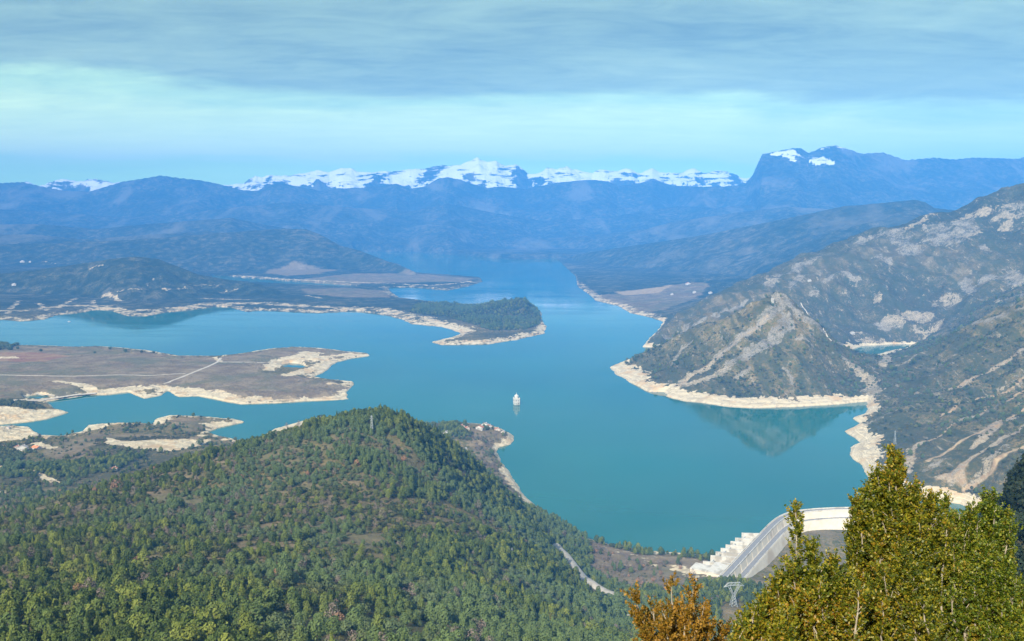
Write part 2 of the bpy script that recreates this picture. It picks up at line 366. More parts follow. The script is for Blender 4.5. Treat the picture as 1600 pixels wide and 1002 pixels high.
def hit(px, py, rmin=20):
    """where the sight line through a picture point meets the terrain (or the water)"""
    d = ray(px, py); hd = math.hypot(d[0], d[1]); a = math.atan2(d[0], d[1])
    m = rr > rmin
    R_ = rr[m]; zr = CAMZ + d[2] / hd * R_
    hz = np.maximum(samp(GH, R_ * math.sin(a), R_ * math.cos(a)), 0)
    k = np.nonzero(zr < hz)[0]
    if len(k) == 0: k = [len(R_) - 1]
    k = k[0]; r = R_[k]
    if k > 0:
        a0 = zr[k - 1] - hz[k - 1]; a1 = hz[k] - zr[k]; r = R_[k - 1] + (R_[k] - R_[k - 1]) * a0 / (a0 + a1 + 1e-9)
    x, y = r * math.sin(a), r * math.cos(a)
    return np.array((x, y, float(zat(x, y))))

# ------------------------------------------------------------------ ground cover masks
def stroke(pts, w, x, y, soft=.5):
    """pts world polyline, w width in metres"""
    m = np.zeros_like(x)
    P = np.array(pts); w = np.broadcast_to(w, len(P)).astype(float)
    d = np.full(x.shape, 1e9)
    for i in range(len(P) - 1):
        ax, ay = P[i, :2]; bx, by = P[i + 1, :2]; ex, ey = bx - ax, by - ay
        t = np.clip(((x - ax) * ex + (y - ay) * ey) / (ex * ex + ey * ey + 1e-9), 0, 1)
        q = np.hypot(x - ax - t * ex, y - ay - t * ey) / (w[i] + (w[i + 1] - w[i]) * t)
        d = np.minimum(d, q)
    return d
M_rock = np.zeros_like(GX); M_brown = np.zeros_like(GX); M_pale = np.zeros_like(GX); M_snow = np.zeros_like(GX); M_tan = np.zeros_like(GX); M_red = np.zeros_like(GX)
edge = fbm(GX, GY, 55, 5, 101) ; edge2 = fbm(GX, GY, 16, 4, 111); edgeb = fbm(GX, GY, 300, 4, 121)
def paint(M, pxs, w, val=1.0, rough=.8):
    P = np.array([hit(*p) for p in pxs])
    wmax = np.max(w) * 2.6
    x0, x1, y0, y1 = P[:, 0].min() - wmax, P[:, 0].max() + wmax, P[:, 1].min() - wmax, P[:, 1].max() + wmax
    s = (GX > x0) & (GX < x1) & (GY > y0) & (GY < y1)
    if not s.any(): return
    q = stroke(P, w, GX[s], GY[s]) + edge[s] * rough + edge2[s] * rough
    M[s] = np.maximum(M[s], val * (1 - sstep(.55, 1.05, q)))
def fill(M, pxs, val=1.0, soft=18, z=None):
    P = np.array([(hit(*p) if z is None else gnd(p[0], p[1], z))[:2] for p in pxs])
    x0, y0 = P.min(0) - 3 * soft; x1, y1 = P.max(0) + 3 * soft
    s = (GX > x0) & (GX < x1) & (GY > y0) & (GY < y1)
    q = poly_sd(P, GX[s], GY[s]) + edge[s] * soft * 1.6 + edge2[s] * soft * .8
    M[s] = np.maximum(M[s], val * (1 - sstep(-soft * .4, soft * .4, q)))
# pale drawdown band round the lake
flat = 1 - sstep(-.05, .03, GX / np.maximum(GY, 1)) * (1 - 0) 
flat = np.where(GY > 3300, .6, flat)
pb = 15 - 11 * flat + (9 * edge + 9 * edge2) * np.where(flat > .3, .6, 1) + 3 * edgeb
lakeside = (GSD > -5) & (GSD < 160)
M_pale = np.where(lakeside, 1 - sstep(pb - 2.5, pb + 2.5, GH + np.clip((GSD - 40) * .12, 0, 30)), 0)
M_pale *= np.interp(GY, [4000, 6200, 8000], [1.0, .6, 0]) * np.where((GY > 3300) & (GX < 300), np.clip(.66 + .7 * edge2 + .5 * edge, 0, 1), 1) * (down_of_dam(GX, GY) > 0)
# dull, brushy shores with little bare rock
for pxs, s in (([(830,790),(880,825),(915,845),(1000,862),(1120,876),(1120,900),(900,890),(850,850)], .25), ):
    T = np.zeros_like(GX); fill(T, pxs, 1, 15, 3); M_pale *= 1 - T * (1 - s)
# brown dry flats
fill(M_brown, [(-150,536),(0,539),(70,542),(160,543),(240,551),(340,559),(400,551),(440,545),(500,546),(545,552),(520,560),(430,572),(400,580),(440,586),(495,592),(548,600),(545,612),(540,621),(400,622),(330,612),(250,606),(170,608),(110,600),(130,615),(70,622),(-150,625)], 1, 12, 9)
fill(M_brown, [(915,843),(1000,859),(1060,865),(1118,872),(1128,900),(1100,925),(1000,932),(935,905)], .97, 8, 12)
fill(M_brown, [(925,858),(990,866),(1060,872),(1120,880),(1130,898),(1110,915),(1060,925),(985,925),(940,905),(915,885)], .95, 14, 22)
fill(M_brown, [(470,437),(560,430),(650,428),(745,436),(720,441),(600,443),(480,446)], .9, 25, 8)
fill(M_brown, [(470,452),(540,450),(612,454),(610,464),(540,466),(480,460)], .8, 25, 12)
fill(M_brown, [(250,655),(300,652),(370,656),(340,664),(300,672),(300,684),(240,680),(150,676),(90,690),(60,712),(100,725),(130,720),(140,700),(230,686),(320,688)], .85, 9, 10)
fill(M_brown, [(935,460),(1050,452),(1110,455),(1090,470),(1050,480),(1010,488),(985,486),(940,470)], .8, 25, 14)
fill(M_brown, [(725,672),(780,672),(800,680),(780,705),(790,740),(815,770),(800,775),(760,735),(735,700)], .9, 9, 18)
fill(M_tan, [(420,414),(460,412),(530,414),(500,420),(450,421),(412,417)], .45, 30, 60)
fill(M_tan, [(960,456),(1050,453),(1030,460),(975,461)], .8, 15, 14)
fill(M_red, [(-100,552),(60,550),(110,556),(70,566),(-100,566)], .9, 8, 12)
fill(M_pale, [(-60,557),(20,557),(35,560),(-60,562)], .9, 5, 12)
# bright eroded marl along the peninsula and in the hollow at its end
paint(M_pale, [(85,596),(110,598),(130,602),(150,612),(200,607),(250,606),(300,609),(340,617),(375,626),(400,622),(420,624)], [10,14,18,24,26,28,28,28,26,22,14], 1, .9)
paint(M_pale, [(420,577),(440,562),(480,552),(500,562),(515,566),(490,576),(450,586)], [22,34,40,44,34,28,20], 1, .8)
paint(M_pale, [(425,570),(470,562),(510,558)], [26,40,30], 1, .8)
fill(M_pale, [(-60,640),(0,640),(45,643),(90,640),(107,645),(72,654),(40,660),(-60,664)], 1, 4, 5)
fill(M_pale, [(-60,668),(40,668),(60,676),(50,690),(0,692),(-60,692)], .9, 5, 6)
fill(M_pale, [(165,683),(200,692),(240,688),(330,686),(320,694),(290,704),(250,710),(200,702),(170,696)], .95, 6, 11)
fill(M_pale, [(128,662),(180,661),(215,664),(160,668),(128,674)], .9, 4, 6)
fill(M_pale, [(240,656),(262,651),(258,662),(240,664)], .9, 4, 6)
fill(M_pale, [(310,664),(350,658),(382,658),(345,670)], .85, 4, 6)
fill(M_pale, [(380,692),(410,674),(455,660),(510,648),(500,658),(440,676),(400,694)], .95, 6, 6)
paint(M_pale, [(520,556),(550,554),(575,555)], [12,20,14], 1, .5)
paint(M_pale, [(415,627),(480,624),(543,622)], [9,9,8], 1, .3)
paint(M_pale, [(515,599),(550,600)], [12,14], .9, .4)
paint(M_pale, [(345,565),(335,559),(360,555)], [9,9,7], .9, .5)
for p in ([(170,690),(200,696),(235,702),(270,700),(305,692)], [(115,728),(148,728)], [(36,735),(60,740),(90,756)], [(0,770),(30,765)], [(0,730),(12,735)], [(55,692),(80,700)]):
    paint(M_pale, p, 12 if p[0][1] < 720 else 9, .95, .8)
paint(M_pale, [(1445,770),(1480,772),(1500,778)], [10,12,9], .7, .7)
# shore terraces of the far left side
for p, w in (([(0,485),(60,484),(100,478),(160,478),(200,487),(250,484),(330,474),(400,474),(500,480),(590,482),(640,492),(700,508),(730,516)], 42),
             ([(160,462),(190,470)], 26), ([(185,455),(220,452)], 16), ([(255,452),(290,450)], 18), ([(310,466),(390,468)], 22), ([(280,438),(340,446)], 16), ([(345,458),(370,452)], 20),
             ([(120,466),(90,480)], 22), ([(30,470),(10,490)], 22), ([(480,462),(500,466)], 26), ([(230,445),(240,436)], 14), ([(60,474),(75,486)], 20), ([(145,470),(150,480)], 18), ([(370,431),(440,436),(520,440),(600,443),(680,446),(740,440)], 30),
             ([(60,409),(90,412)], 12), ([(140,420),(160,415)], 14)):
    paint(M_pale, p, w if len(p) > 3 else w * .75, .75 if len(p) > 3 else .62, 1.2)
# rock ribs of the pyramid headland
for p, w in (([(1045,613),(1080,585),(1130,550),(1175,515),(1212,485),(1235,470)], 15), ([(1060,606),(1100,592),(1150,560),(1195,540),(1235,500)], [9,15,18,26,22]),
             ([(1212,464),(1240,482),(1265,500),(1290,522),(1310,537),(1330,545)], [20,20,14,10,8,7]), ([(1225,575),(1236,590),(1237,602)], [6,8,4]), ([(1270,540),(1245,530)], 8),
             ([(1150,590),(1170,575)], 10), ([(1050,570),(1065,545),(1080,535)], 8), ([(1320,560),(1345,580),(1358,595),(1365,615)], [12,18,22,28]), ([(1165,470),(1120,495),(1060,520)], [10,12,10]),
             ([(1135,482),(1100,498),(1040,528)], [10,12,14]), ([(1365,548),(1385,560),(1380,570)], [16,22,14])):
    paint(M_rock, p, w, 1, .9)
# crags and screes of the big mountain
for p, w in (([(1600,318),(1560,325),(1530,330)], 26), ([(1460,335),(1440,345),(1400,358)], 22), ([(1390,362),(1360,372),(1342,380)], 24), ([(1275,402),(1250,415),(1215,432),(1200,445)], 26), ([(1460,352),(1470,370),(1460,378)], 55),
             ([(1505,345),(1510,365),(1490,372)], 60), ([(1400,370),(1420,390)], 45), ([(1370,402),(1385,407)], 26), ([(1420,388),(1435,392)], 36), ([(1320,425),(1330,432)], 30), ([(1275,455),(1272,458)], 18), ([(1370,460),(1372,470)], 20),
             ([(1480,465),(1490,475)], 34), ([(1510,440),(1525,455)], 22), ([(1375,510),(1400,500),(1430,495),(1445,500)], [30,42,40,30]), ([(1430,515),(1470,505)], 14), ([(1545,435),(1580,430),(1600,445)], 40), ([(1600,460),(1560,470)], 14),
             ([(1340,532),(1380,534),(1440,536)], [12,16,14]), ([(1560,340),(1600,335)], 26), ([(1570,360),(1575,350)], 26), ([(1300,430),(1290,440)], 22), ([(1345,520),(1330,520)], 8), ([(1530,385),(1545,392)], 14), ([(1250,432),(1240,445)], 26)):
    paint(M_rock, p, w, .85, 1.1)
# strata of the near right slope
for p, w in (([(1600,480),(1540,502),(1490,520),(1450,540)], 14), ([(1600,545),(1560,570),(1510,595),(1480,610)], 11), ([(1600,585),(1550,612)], 8), ([(1580,655),(1555,665),(1535,685),(1520,700)], [12,14,12,8]), ([(1600,668),(1560,690),(1520,715),(1490,740)], [10,10,9,10]),
             ([(1600,620),(1550,640),(1500,655)], 8), ([(1430,555),(1400,572)], 9), ([(1440,690),(1425,705),(1418,735)], [10,12,12]), ([(1470,720),(1450,735)], 11), ([(1500,745),(1470,745)], 12), ([(1570,700),(1530,745)], [14,16]), ([(1350,640),(1362,625),(1370,610)], [16,16,14]), ([(1390,645),(1350,665)], 10)):
    paint(M_rock, p, w, .8, .9)
for p, w in (([(1600,545),(1560,570),(1510,595),(1480,610)], 7), ([(1580,655),(1555,665),(1535,685),(1520,700)], [10,12,10,7]), ([(1600,668),(1560,690),(1520,715),(1490,740)], 9), ([(1500,745),(1470,745)], 11), ([(1440,690),(1425,705),(1418,735)], 9),
             ([(1600,610),(1540,640),(1490,662),(1450,690)], 5), ([(1600,590),(1530,622),(1470,650)], 4), ([(1600,640),(1560,660),(1500,690),(1450,720)], 5), ([(1600,700),(1550,735),(1510,765)], 7), ([(1050,610),(1100,575),(1150,535),(1200,495)], 6)):
    paint(M_tan, p, w, 1, .7)
# clearings in the near forest
for p, w in (([(655,940),(685,955),(700,968)], [5,10,7]), ([(760,985),(800,985)], [9,10]), ([(230,870),(265,878)], 8), ([(0,905),(50,905)], 7), ([(330,985),(300,975)], 5), ([(240,770),(310,785)], 16), ([(100,790),(150,800)], 12), ([(0,792),(60,798)], 12)):
    paint(M_brown, p, w, .9, .6)
azx0 = GX / np.maximum(GY, 1)
# natural scatter of rock where it is steep
gr = np.hypot(np.gradient(GH, axis=0) / np.gradient(RR, axis=0), np.gradient(GH, axis=1) / (RR * np.gradient(AZ, axis=1)))
M_rock = np.maximum(M_rock, .34 * sstep(.15, .42, edge2 * .7 + edge * .5 + gr * .22 - .05) * sstep(.1, .2, GX / np.maximum(GY, 1)) * sstep(1500, 2000, GY) * (GY < 6000))
M_soil = np.where((GY < 1450) & (azx0 < .36), np.interp(RR, [560, 760], [.15, .8]) * sstep(-.35, .25, edge + edgeb), 0)  # soil thinned near the viewer: darker ground painted for shadow between trees
# snow
snowr = GY > 15000
M_snow = np.where(snowr, sstep(-.35, .25, fbm(GX, GY, 500, 6, 131) - .5 * (gr - .7) + .0009 * (GH - 760)), 0)
blue_snow = np.zeros_like(GX)
for p, w in (([(1212,240),(1235,238),(1250,244)], [70,110,60]), ([(1262,246),(1280,248),(1300,256)], [60,130,60]), ([(1225,243),(1240,249)], 50), ([(1285,232),(1320,233)], [40,60])):
    paint(blue_snow, p, w, 1, .7)
M_snow = np.maximum(M_snow, blue_snow * .9)

print('terrain grid', NA, NR, 'controls', len(C))

# ------------------------------------------------------------------ materials
MATS = {}
def mat(name, base, rough=.85, spec=.3, var=None, vscale=5.0, bump=0.0, bscale=8.0, metallic=0.0, var2=None):
    m = bpy.data.materials.new(name); m.use_nodes = True; g = NT(m.node_tree)
    pos = g.n('ShaderNodeTexCoord').outputs['Object']
    col = (*base, 1)
    if var is not None:
        n = g.ss(g.noise(pos, vscale, 6, .65), .35, .68)
        col = g.mix(n, base, var)
        if var2 is not None: col = g.mix(g.ss(g.noise(pos, vscale * .23, 3), .5, .65), col, var2)
    b = g.n('ShaderNodeBsdfPrincipled', ins={'Base Color': col, 'Roughness': rough, 'Specular IOR Level': spec, 'Metallic': metallic})
    if bump:
        bn = g.n('ShaderNodeBump', ins={'Height': g.noise(pos, bscale, 5), 'Strength': bump}); g.t.links.new(bn.outputs[0], b.inputs['Normal'])
    g.n('ShaderNodeOutputMaterial', ins={0: b.outputs[0]})
    MATS[name] = m; return m

def terrain_mat():
    m = bpy.data.materials.new('terrain'); m.use_nodes = True; g = NT(m.node_tree)
    pos = g.n('ShaderNodeNewGeometry').outputs['Position']
    a1 = g.n('ShaderNodeAttribute', attribute_name='cover'); s1 = g.n('ShaderNodeSeparateColor', ins={0: a1.outputs['Color']}).outputs
    a2 = g.n('ShaderNodeAttribute', attribute_name='cover2'); s2 = g.n('ShaderNodeSeparateColor', ins={0: a2.outputs['Color']}).outputs
    pale, rock, brown = s1; snow, tan, red = s2
    near = g.noise(pos, .11, 8, .68); mid = g.noise(pos, .018, 8, .62); big = g.noise(pos, .0022, 6, .6)
    dots = g.noise(pos, .32, 4, .75)
    # scrub: dark evergreen clumps over grey-brown soil
    far0 = g.n('ShaderNodeSeparateXYZ', ins={0: pos}).outputs[1]
    wood = g.ss(far0, 2600, 5200)
    soil = g.mix(g.ss(mid, .35, .65), (.165, .122, .046), (.235, .178, .085))
    soil = g.mix(wood, soil, g.mix(g.ss(mid, .4, .7), (.035, .045, .022), (.150, .135, .085)))
    green = g.mix(g.ss(near, .38, .62), (.044, .058, .013), (.100, .108, .024))
    green = g.mix(g.ss(big, .4, .62), green, (.075, .072, .032))
    green = g.mix(wood, green, g.mix(g.ss(mid, .4, .62), (.018, .028, .012), (.040, .050, .022)))
    farf = g.ss(far0, 5000, 8000)
    cov = g.math('ADD', g.math('MULTIPLY', near, .55), g.math('ADD', g.math('MULTIPLY', dots, .45), g.math('MULTIPLY', g.math('SUBTRACT', big, .5), .5)))
    land = g.mix(g.ss(cov, .44, .54), soil, green)
    land = g.mix(g.math('MULTIPLY', farf, g.ss(g.noise(g.n('ShaderNodeMapping', ins={0: pos, 'Scale': (1, .45, 1)}).outputs[0], .0016, 8, .66, dist=.6), .50, .66, 0, .8)), land, (.15, .14, .10))
    # tilted limestone beds: long thin outcrops and darker bands of scrub between them
    sx = g.n('ShaderNodeSeparateXYZ', ins={0: pos}).outputs
    side = g.ss(g.math('DIVIDE', sx[0], g.math('MAXIMUM', sx[1], 1)), .09, .16)
    side = g.math('MULTIPLY', side, g.math('MULTIPLY', g.ss(sx[1], 1300, 1700), g.ss(sx[1], 4600, 3800)))
    bed = g.n('ShaderNodeMapping', ins={0: pos, 'Rotation': (0, 0, R(-34)), 'Scale': (1.0, .12, .6)}).outputs[0]
    b1 = g.noise(bed, .030, 8, .62, dist=.35); b2 = g.noise(bed, .085, 6, .6, dist=.3)
    land = g.mix(g.math('MULTIPLY', side, g.ss(b1, .42, .56, .75, 0)), land, g.mix(g.ss(dots, .4, .6), (.036, .048, .018), (.070, .078, .030)))
    outc = g.math('MULTIPLY', g.ss(b2, .57, .66), g.ss(g.math('ADD', b1, g.math('MULTIPLY', g.math('SUBTRACT', near, .5), .6)), .46, .58))
    land = g.mix(g.math('MULTIPLY', side, g.math('MULTIPLY', outc, .75)), land, (.34, .285, .20))
    # brown flats with bleached streaks
    bcol = g.mix(g.ss(mid, .35, .65), (.165, .120, .070), (.26, .20, .12))
    bcol = g.mix(g.ss(near, .52, .70), bcol, (.085, .075, .040))
    bcol = g.mix(g.ss(g.noise(pos, .006, 7, .65, dist=.5), .46, .62, 0, .75), bcol, (.13, .125, .062))
    land = g.mix(brown, land, bcol)
    land = g.mix(tan, land, g.mix(g.ss(near, .4, .6), (.30, .21, .12), (.46, .34, .19)))
    land = g.mix(red, land, g.mix(g.ss(mid, .4, .6), (.24, .12, .07), (.30, .19, .10)))
    # grey limestone with dark bushes rooted in it
    rk = g.mix(g.ss(mid, .35, .62), (.20, .18, .145), (.32, .28, .215))
    rk = g.mix(g.ss(big, .48, .6), rk, (.42, .34, .22))
    rk = g.mix(g.ss(dots, .50, .60, 0, .8), rk, (.06, .065, .04))
    rf = g.ss(g.math('ADD', rock, g.math('MULTIPLY', g.math('ADD', g.math('MULTIPLY', g.math('SUBTRACT', near, .5), 3.2), g.math('MULTIPLY', g.math('SUBTRACT', mid, .5), 2.0)), 1.0)), .50, .72)
    rf = g.math('MULTIPLY', rf, g.ss(rock, .02, .2))
    rf = g.math('MULTIPLY', rf, g.ss(g.noise(pos, .06, 7, .7, dist=.8), .36, .56, .35, .95))
    land = g.mix(rf, land, rk)
    # washed marl of the drawdown zone, in level bands
    z = g.n('ShaderNodeSeparateXYZ', ins={0: pos}).outputs[2]
    lay = g.n('ShaderNodeCombineXYZ', ins={2: g.math('ADD', g.math('MULTIPLY', z, .9), g.math('MULTIPLY', near, 1.5))}).outputs[0]
    bands = g.noise(lay, 1.1, 3, .6)
    pc = g.mix(g.ss(bands, .4, .6), (.44, .36, .23), (.72, .61, .41))
    pc = g.mix(g.ss(mid, .5, .66), pc, (.52, .36, .19))
    pc = g.mix(g.ss(near, .56, .72), pc, (.28, .23, .165))
    gully = g.noise(pos, .05, 5, .6, dist=1.2)
    pc = g.mix(g.ss(gully, .52, .62, 0, .6), pc, (.34, .28, .19))
    pf = g.ss(g.math('ADD', pale, g.math('MULTIPLY', g.math('SUBTRACT', near, .5), 2.6)), .40, .60)
    pf = g.math('MULTIPLY', pf, g.ss(g.math('ADD', mid, g.ss(far0, 3300, 4300, .22, -.02)), .40, .54, .12, 1))
    pf = g.math('MULTIPLY', pf, g.ss(pale, .02, .2))
    land = g.mix(pf, land, pc)
    # snow on the far range
    sn = g.noise(g.n('ShaderNodeMapping', ins={0: pos, 'Scale': (.6, .6, 3.2)}).outputs[0], .0045, 9, .66, dist=.4)
    sf = g.ss(g.math('ADD', g.math('MULTIPLY', snow, .76), g.math('MULTIPLY', g.math('SUBTRACT', sn, .5), 3.4)), .42, .62)
    sf = g.math('MULTIPLY', sf, g.ss(snow, .02, .25))
    land = g.mix(sf, land, (.72, .74, .78))
    b = g.n('ShaderNodeBsdfPrincipled', ins={'Base Color': land, 'Roughness': .95, 'Specular IOR Level': .12})
    hgt = g.math('ADD', g.math('MULTIPLY', near, 5.0), g.math('MULTIPLY', g.noise(pos, .02, 8, .65, dist=.5), 14.0))
    far = g.n('ShaderNodeSeparateXYZ', ins={0: pos}).outputs[1]
    hgt = g.math('ADD', hgt, g.math('MULTIPLY', g.noise(pos, .0035, 9, .65, dist=.5), g.ss(far, 5000, 14000, 0, 130.0)))
    hgt = g.math('MULTIPLY', hgt, g.ss(far, 30, 500, .02, 1.0))
    bp = g.n('ShaderNodeBump', ins={'Height': hgt, 'Strength': .55, 'Distance': 1.0})
    g.t.links.new(bp.outputs[0], b.inputs['Normal'])
    g.n('ShaderNodeOutputMaterial', ins={0: b.outputs[0]})
    return m

def water_mat():
    m = bpy.data.materials.new('lake_water'); m.use_nodes = True; g = NT(m.node_tree)
    pos = g.n('ShaderNodeNewGeometry').outputs['Position']
    n1 = g.noise(pos, .012, 5, .6); n0 = g.noise(pos, .0016, 4, .5)
    body = g.mix(g.ss(n0, .38, .62), (.003, .104, .088), (.004, .122, .102))
    w = g.math('ADD', g.math('MULTIPLY', g.noise(pos, .5, 4, .6), .05), g.math('MULTIPLY', g.noise(g.n('ShaderNodeMapping', ins={0: pos, 'Scale': (.4, 1, 1)}).outputs[0], .09, 5, .65), .25))
    w = g.math('ADD', w, g.math('MULTIPLY', g.noise(pos, 1.6, 3, .6), .02))
    gst = g.noise(g.n('ShaderNodeMapping', ins={0: pos, 'Rotation': (0, 0, .35), 'Scale': (.3, 1, 1)}).outputs[0], .004, 7, .62, dist=.8)
    w = g.math('MULTIPLY', w, g.ss(gst, .4, .62, .35, 1.2))
    bp = g.n('ShaderNodeBump', ins={'Height': w, 'Strength': .16, 'Distance': 1.0})
    gust = g.noise(g.n('ShaderNodeMapping', ins={0: pos, 'Rotation': (0, 0, .5), 'Scale': (.25, 1, 1)}).outputs[0], .006, 6, .6, dist=.6)
    b = g.n('ShaderNodeBsdfPrincipled', ins={'Base Color': body, 'Roughness': g.ss(gust, .42, .60, .02, .11), 'IOR': 1.333, 'Specular IOR Level': .5, 'Normal': bp.outputs[0]})
    g.n('ShaderNodeOutputMaterial', ins={0: b.outputs[0]})
    return m

def leaf_mat(name, cols, spread=1.0, rough=.7, zone=None, trans=0.0, spec=.25):
    """cols: dark, mid, light; picked per plant and per clump"""
    m = bpy.data.materials.new(name); m.use_nodes = True; g = NT(m.node_tree)
    pos = g.n('ShaderNodeNewGeometry').outputs['Position']
    oi = g.n('ShaderNodeObjectInfo'); rnd = oi.outputs['Random']
    lo = g.n('ShaderNodeTexCoord').outputs['Object']
    f = g.math('ADD', g.math('MULTIPLY', rnd, .65), g.math('MULTIPLY', g.noise(lo, 1.1 * spread, 3, .6), .55))
    c = g.ramp(f, [(.2, cols[0]), (.55, cols[1]), (.95, cols[2])])
    if zone is not None:
        zf = g.ss(g.noise(pos, .006, 3, .5), .46, .60)
        c = g.mix(zf, c, g.mix(rnd, zone, tuple(.75 * v for v in zone)))
    b = g.n('ShaderNodeBsdfPrincipled', ins={'Base Color': c, 'Roughness': rough, 'Specular IOR Level': spec})
    sh = b.outputs[0]
    if trans:
        tr = g.n('ShaderNodeBsdfTranslucent', ins={'Color': c})
        sh = g.n('ShaderNodeMixShader', ins={0: trans, 1: sh, 2: tr.outputs[0]}).outputs[0]
    g.n('ShaderNodeOutputMaterial', ins={0: sh}); MATS[name] = m
    return m

T_MAT = terrain_mat(); W_MAT = water_mat()
leaf_mat('pine_leaf', [(.026, .046, .009), (.080, .114, .016), (.180, .205, .030)], zone=(.115, .165, .050))
leaf_mat('oak_leaf', [(.028, .042, .012), (.078, .094, .022), (.155, .156, .044)], zone=(.115, .155, .060))
leaf_mat('painted_shade_leaf', [(.010, .018, .008), (.016, .028, .012), (.028, .042, .016)])  # spur trees: shade painted in as a near-black leaf colour
leaf_mat('dry_leaf', [(.20, .12, .07), (.27, .155, .085), (.36, .20, .10)])
leaf_mat('bare_twig', [(.13, .10, .085), (.18, .14, .11), (.22, .175, .14)])
leaf_mat('scrub_leaf', [(.040, .046, .016), (.078, .078, .026), (.130, .114, .044)])
mat('bark', (.09, .07, .05), var=(.16, .13, .10), vscale=3)
mat('concrete', (.60, .54, .43), var=(.70, .64, .52), vscale=.10, bump=.1, var2=(.50, .42, .31))
mat('concrete_white', (.54, .51, .44), var=(.64, .61, .54), vscale=.3, var2=(.36, .33, .27))
mat('asphalt', (.20, .20, .205), var=(.26, .255, .25), vscale=.3)
mat('dark_opening', (.03, .03, .035))
mat('steel', (.38, .41, .41), rough=.5, metallic=.3)
mat('white_plaster', (.62, .60, .54), var=(.52, .49, .43), vscale=.35, var2=(.40, .37, .32))
mat('pale_wall', (.55, .48, .40), var=(.62, .56, .48), vscale=.5)
mat('roof_tile', (.38, .15, .09), var=(.46, .22, .13), vscale=1.2)
mat('orange_roof', (.62, .20, .08), var=(.68, .26, .12), vscale=1.2)
mat('grey_roof', (.30, .27, .25), var=(.36, .33, .30), vscale=1.2)
mat('glass_dark', (.05, .06, .07), rough=.2, spec=.5)
mat('track', (.46, .40, .32), var=(.56, .50, .40), vscale=.2)
mat('grey_road', (.28, .26, .22), var=(.38, .35, .30), vscale=.2)
mat('stone', (.46, .42, .35), var=(.56, .52, .44), vscale=.6)
mat('stem', (.36, .31, .24), var=(.24, .20, .15), vscale=30)

# ------------------------------------------------------------------ object helpers
def new_mesh(name, V, Fc, m=None, smooth=False, parent=None):
    me = bpy.data.meshes.new(name)
    V = np.asarray(V, np.float32).reshape(-1, 3)
    if isinstance(Fc, np.ndarray):
        n, k = Fc.shape
        me.vertices.add(len(V)); me.vertices.foreach_set('co', V.ravel())
        me.loops.add(n * k); me.loops.foreach_set('vertex_index', Fc.astype(np.int32).ravel())
        me.polygons.add(n); me.polygons.foreach_set('loop_start', np.arange(0, n * k, k, dtype=np.int32))
        me.update(calc_edges=True)
    else:
        me.from_pydata(V.tolist(), [], Fc); me.update()
    if smooth: me.polygons.foreach_set('use_smooth', np.ones(len(me.polygons), bool))
    if m is not None: me.materials.append(MATS[m] if isinstance(m, str) else m)
    o = bpy.data.objects.new(name, me); COL.objects.link(o)
    if parent is not None: o.parent = parent
    return o
def tag(o, label=None, cat=None, group=None, kind=None):
    for k, v in (('label', label), ('category', cat), ('group', group), ('kind', kind)):
        if v: o[k] = v
    return o
def thing(name, label, cat, loc, rz=0.0, group=None, sc=1.0):
    o = bpy.data.objects.new(name, None); COL.objects.link(o); o.empty_display_size = 1
    o.location = tuple(float(v) for v in loc); o.rotation_euler = (0, 0, rz); o.scale = (sc,) * 3
    return tag(o, label, cat, group)
class MB:
    def __init__(s): s.v = []; s.f = []
    def raw(s, V, Fc):
        b = len(s.v); s.v += [tuple(map(float, p)) for p in V]; s.f += [tuple(b + i for i in f) for f in Fc]
    def box(s, x0, y0, z0, x1, y1, z1):
        s.raw([(x0, y0, z0), (x1, y0, z0), (x1, y1, z0), (x0, y1, z0), (x0, y0, z1), (x1, y0, z1), (x1, y1, z1), (x0, y1, z1)],
              [(0, 3, 2, 1), (4, 5, 6, 7), (0, 1, 5, 4), (1, 2, 6, 5), (2, 3, 7, 6), (3, 0, 4, 7)])
    def tube(s, pts, rad, n=5, cap=True):
        P = [Vector(p) for p in pts]; rad = [rad] * len(P) if not hasattr(rad, '__len__') else rad
        b = len(s.v)
        for i, p in enumerate(P):
            d = (P[min(i + 1, len(P) - 1)] - P[max(i - 1, 0)]).normalized()
            a = d.orthogonal().normalized() if abs(d.z) > .95 else d.cross(Vector((0, 0, 1))).normalized()
            c = d.cross(a)
            for k in range(n):
                t = 2 * math.pi * k / n; q = p + (a * math.cos(t) + c * math.sin(t)) * rad[i]
                s.v.append(tuple(q))
        for i in range(len(P) - 1):
            for k in range(n):
                s.f.append((b + i * n + k, b + i * n + (k + 1) % n, b + (i + 1) * n + (k + 1) % n, b + (i + 1) * n + k))
        if cap:
            s.f.append(tuple(b + k for k in range(n))[::-1]); s.f.append(tuple(b + (len(P) - 1) * n + k for k in range(n)))
    def bar(s, a, b, r): s.tube([a, b], r, 4)
    def build(s, name, m, parent=None, smooth=False): return new_mesh(name, s.v, s.f, m, smooth, parent)

# ------------------------------------------------------------------ terrain, split by distance into named pieces
def grid_faces(nr, na, j0=0):
    j, i = np.meshgrid(np.arange(nr - 1), np.arange(na - 1), indexing='ij')
    a = (j * na + i).ravel()
    return np.stack([a, a + 1, a + na + 1, a + na], 1)
def terrain_piece(name, j0, j1):
    sl_ = slice(j0, j1 + 1)
    V = np.stack([GX[sl_], GY[sl_], GH[sl_]], -1).reshape(-1, 3)
    o = new_mesh(name, V, grid_faces(j1 + 1 - j0, NA), T_MAT, True)
    n = len(V)
    for an, ch in (('cover', (M_pale, M_rock, np.maximum(M_brown, M_soil))), ('cover2', (M_snow, M_tan, M_red))):
        A = np.ones((n, 4), np.float32)
        for k, c in enumerate(ch): A[:, k] = np.clip(c[sl_].ravel(), 0, 1)
        at_ = o.data.attributes.new(an, 'FLOAT_COLOR', 'POINT'); at_.data.foreach_set('color', A.ravel())
    tag(o, kind='structure'); return o
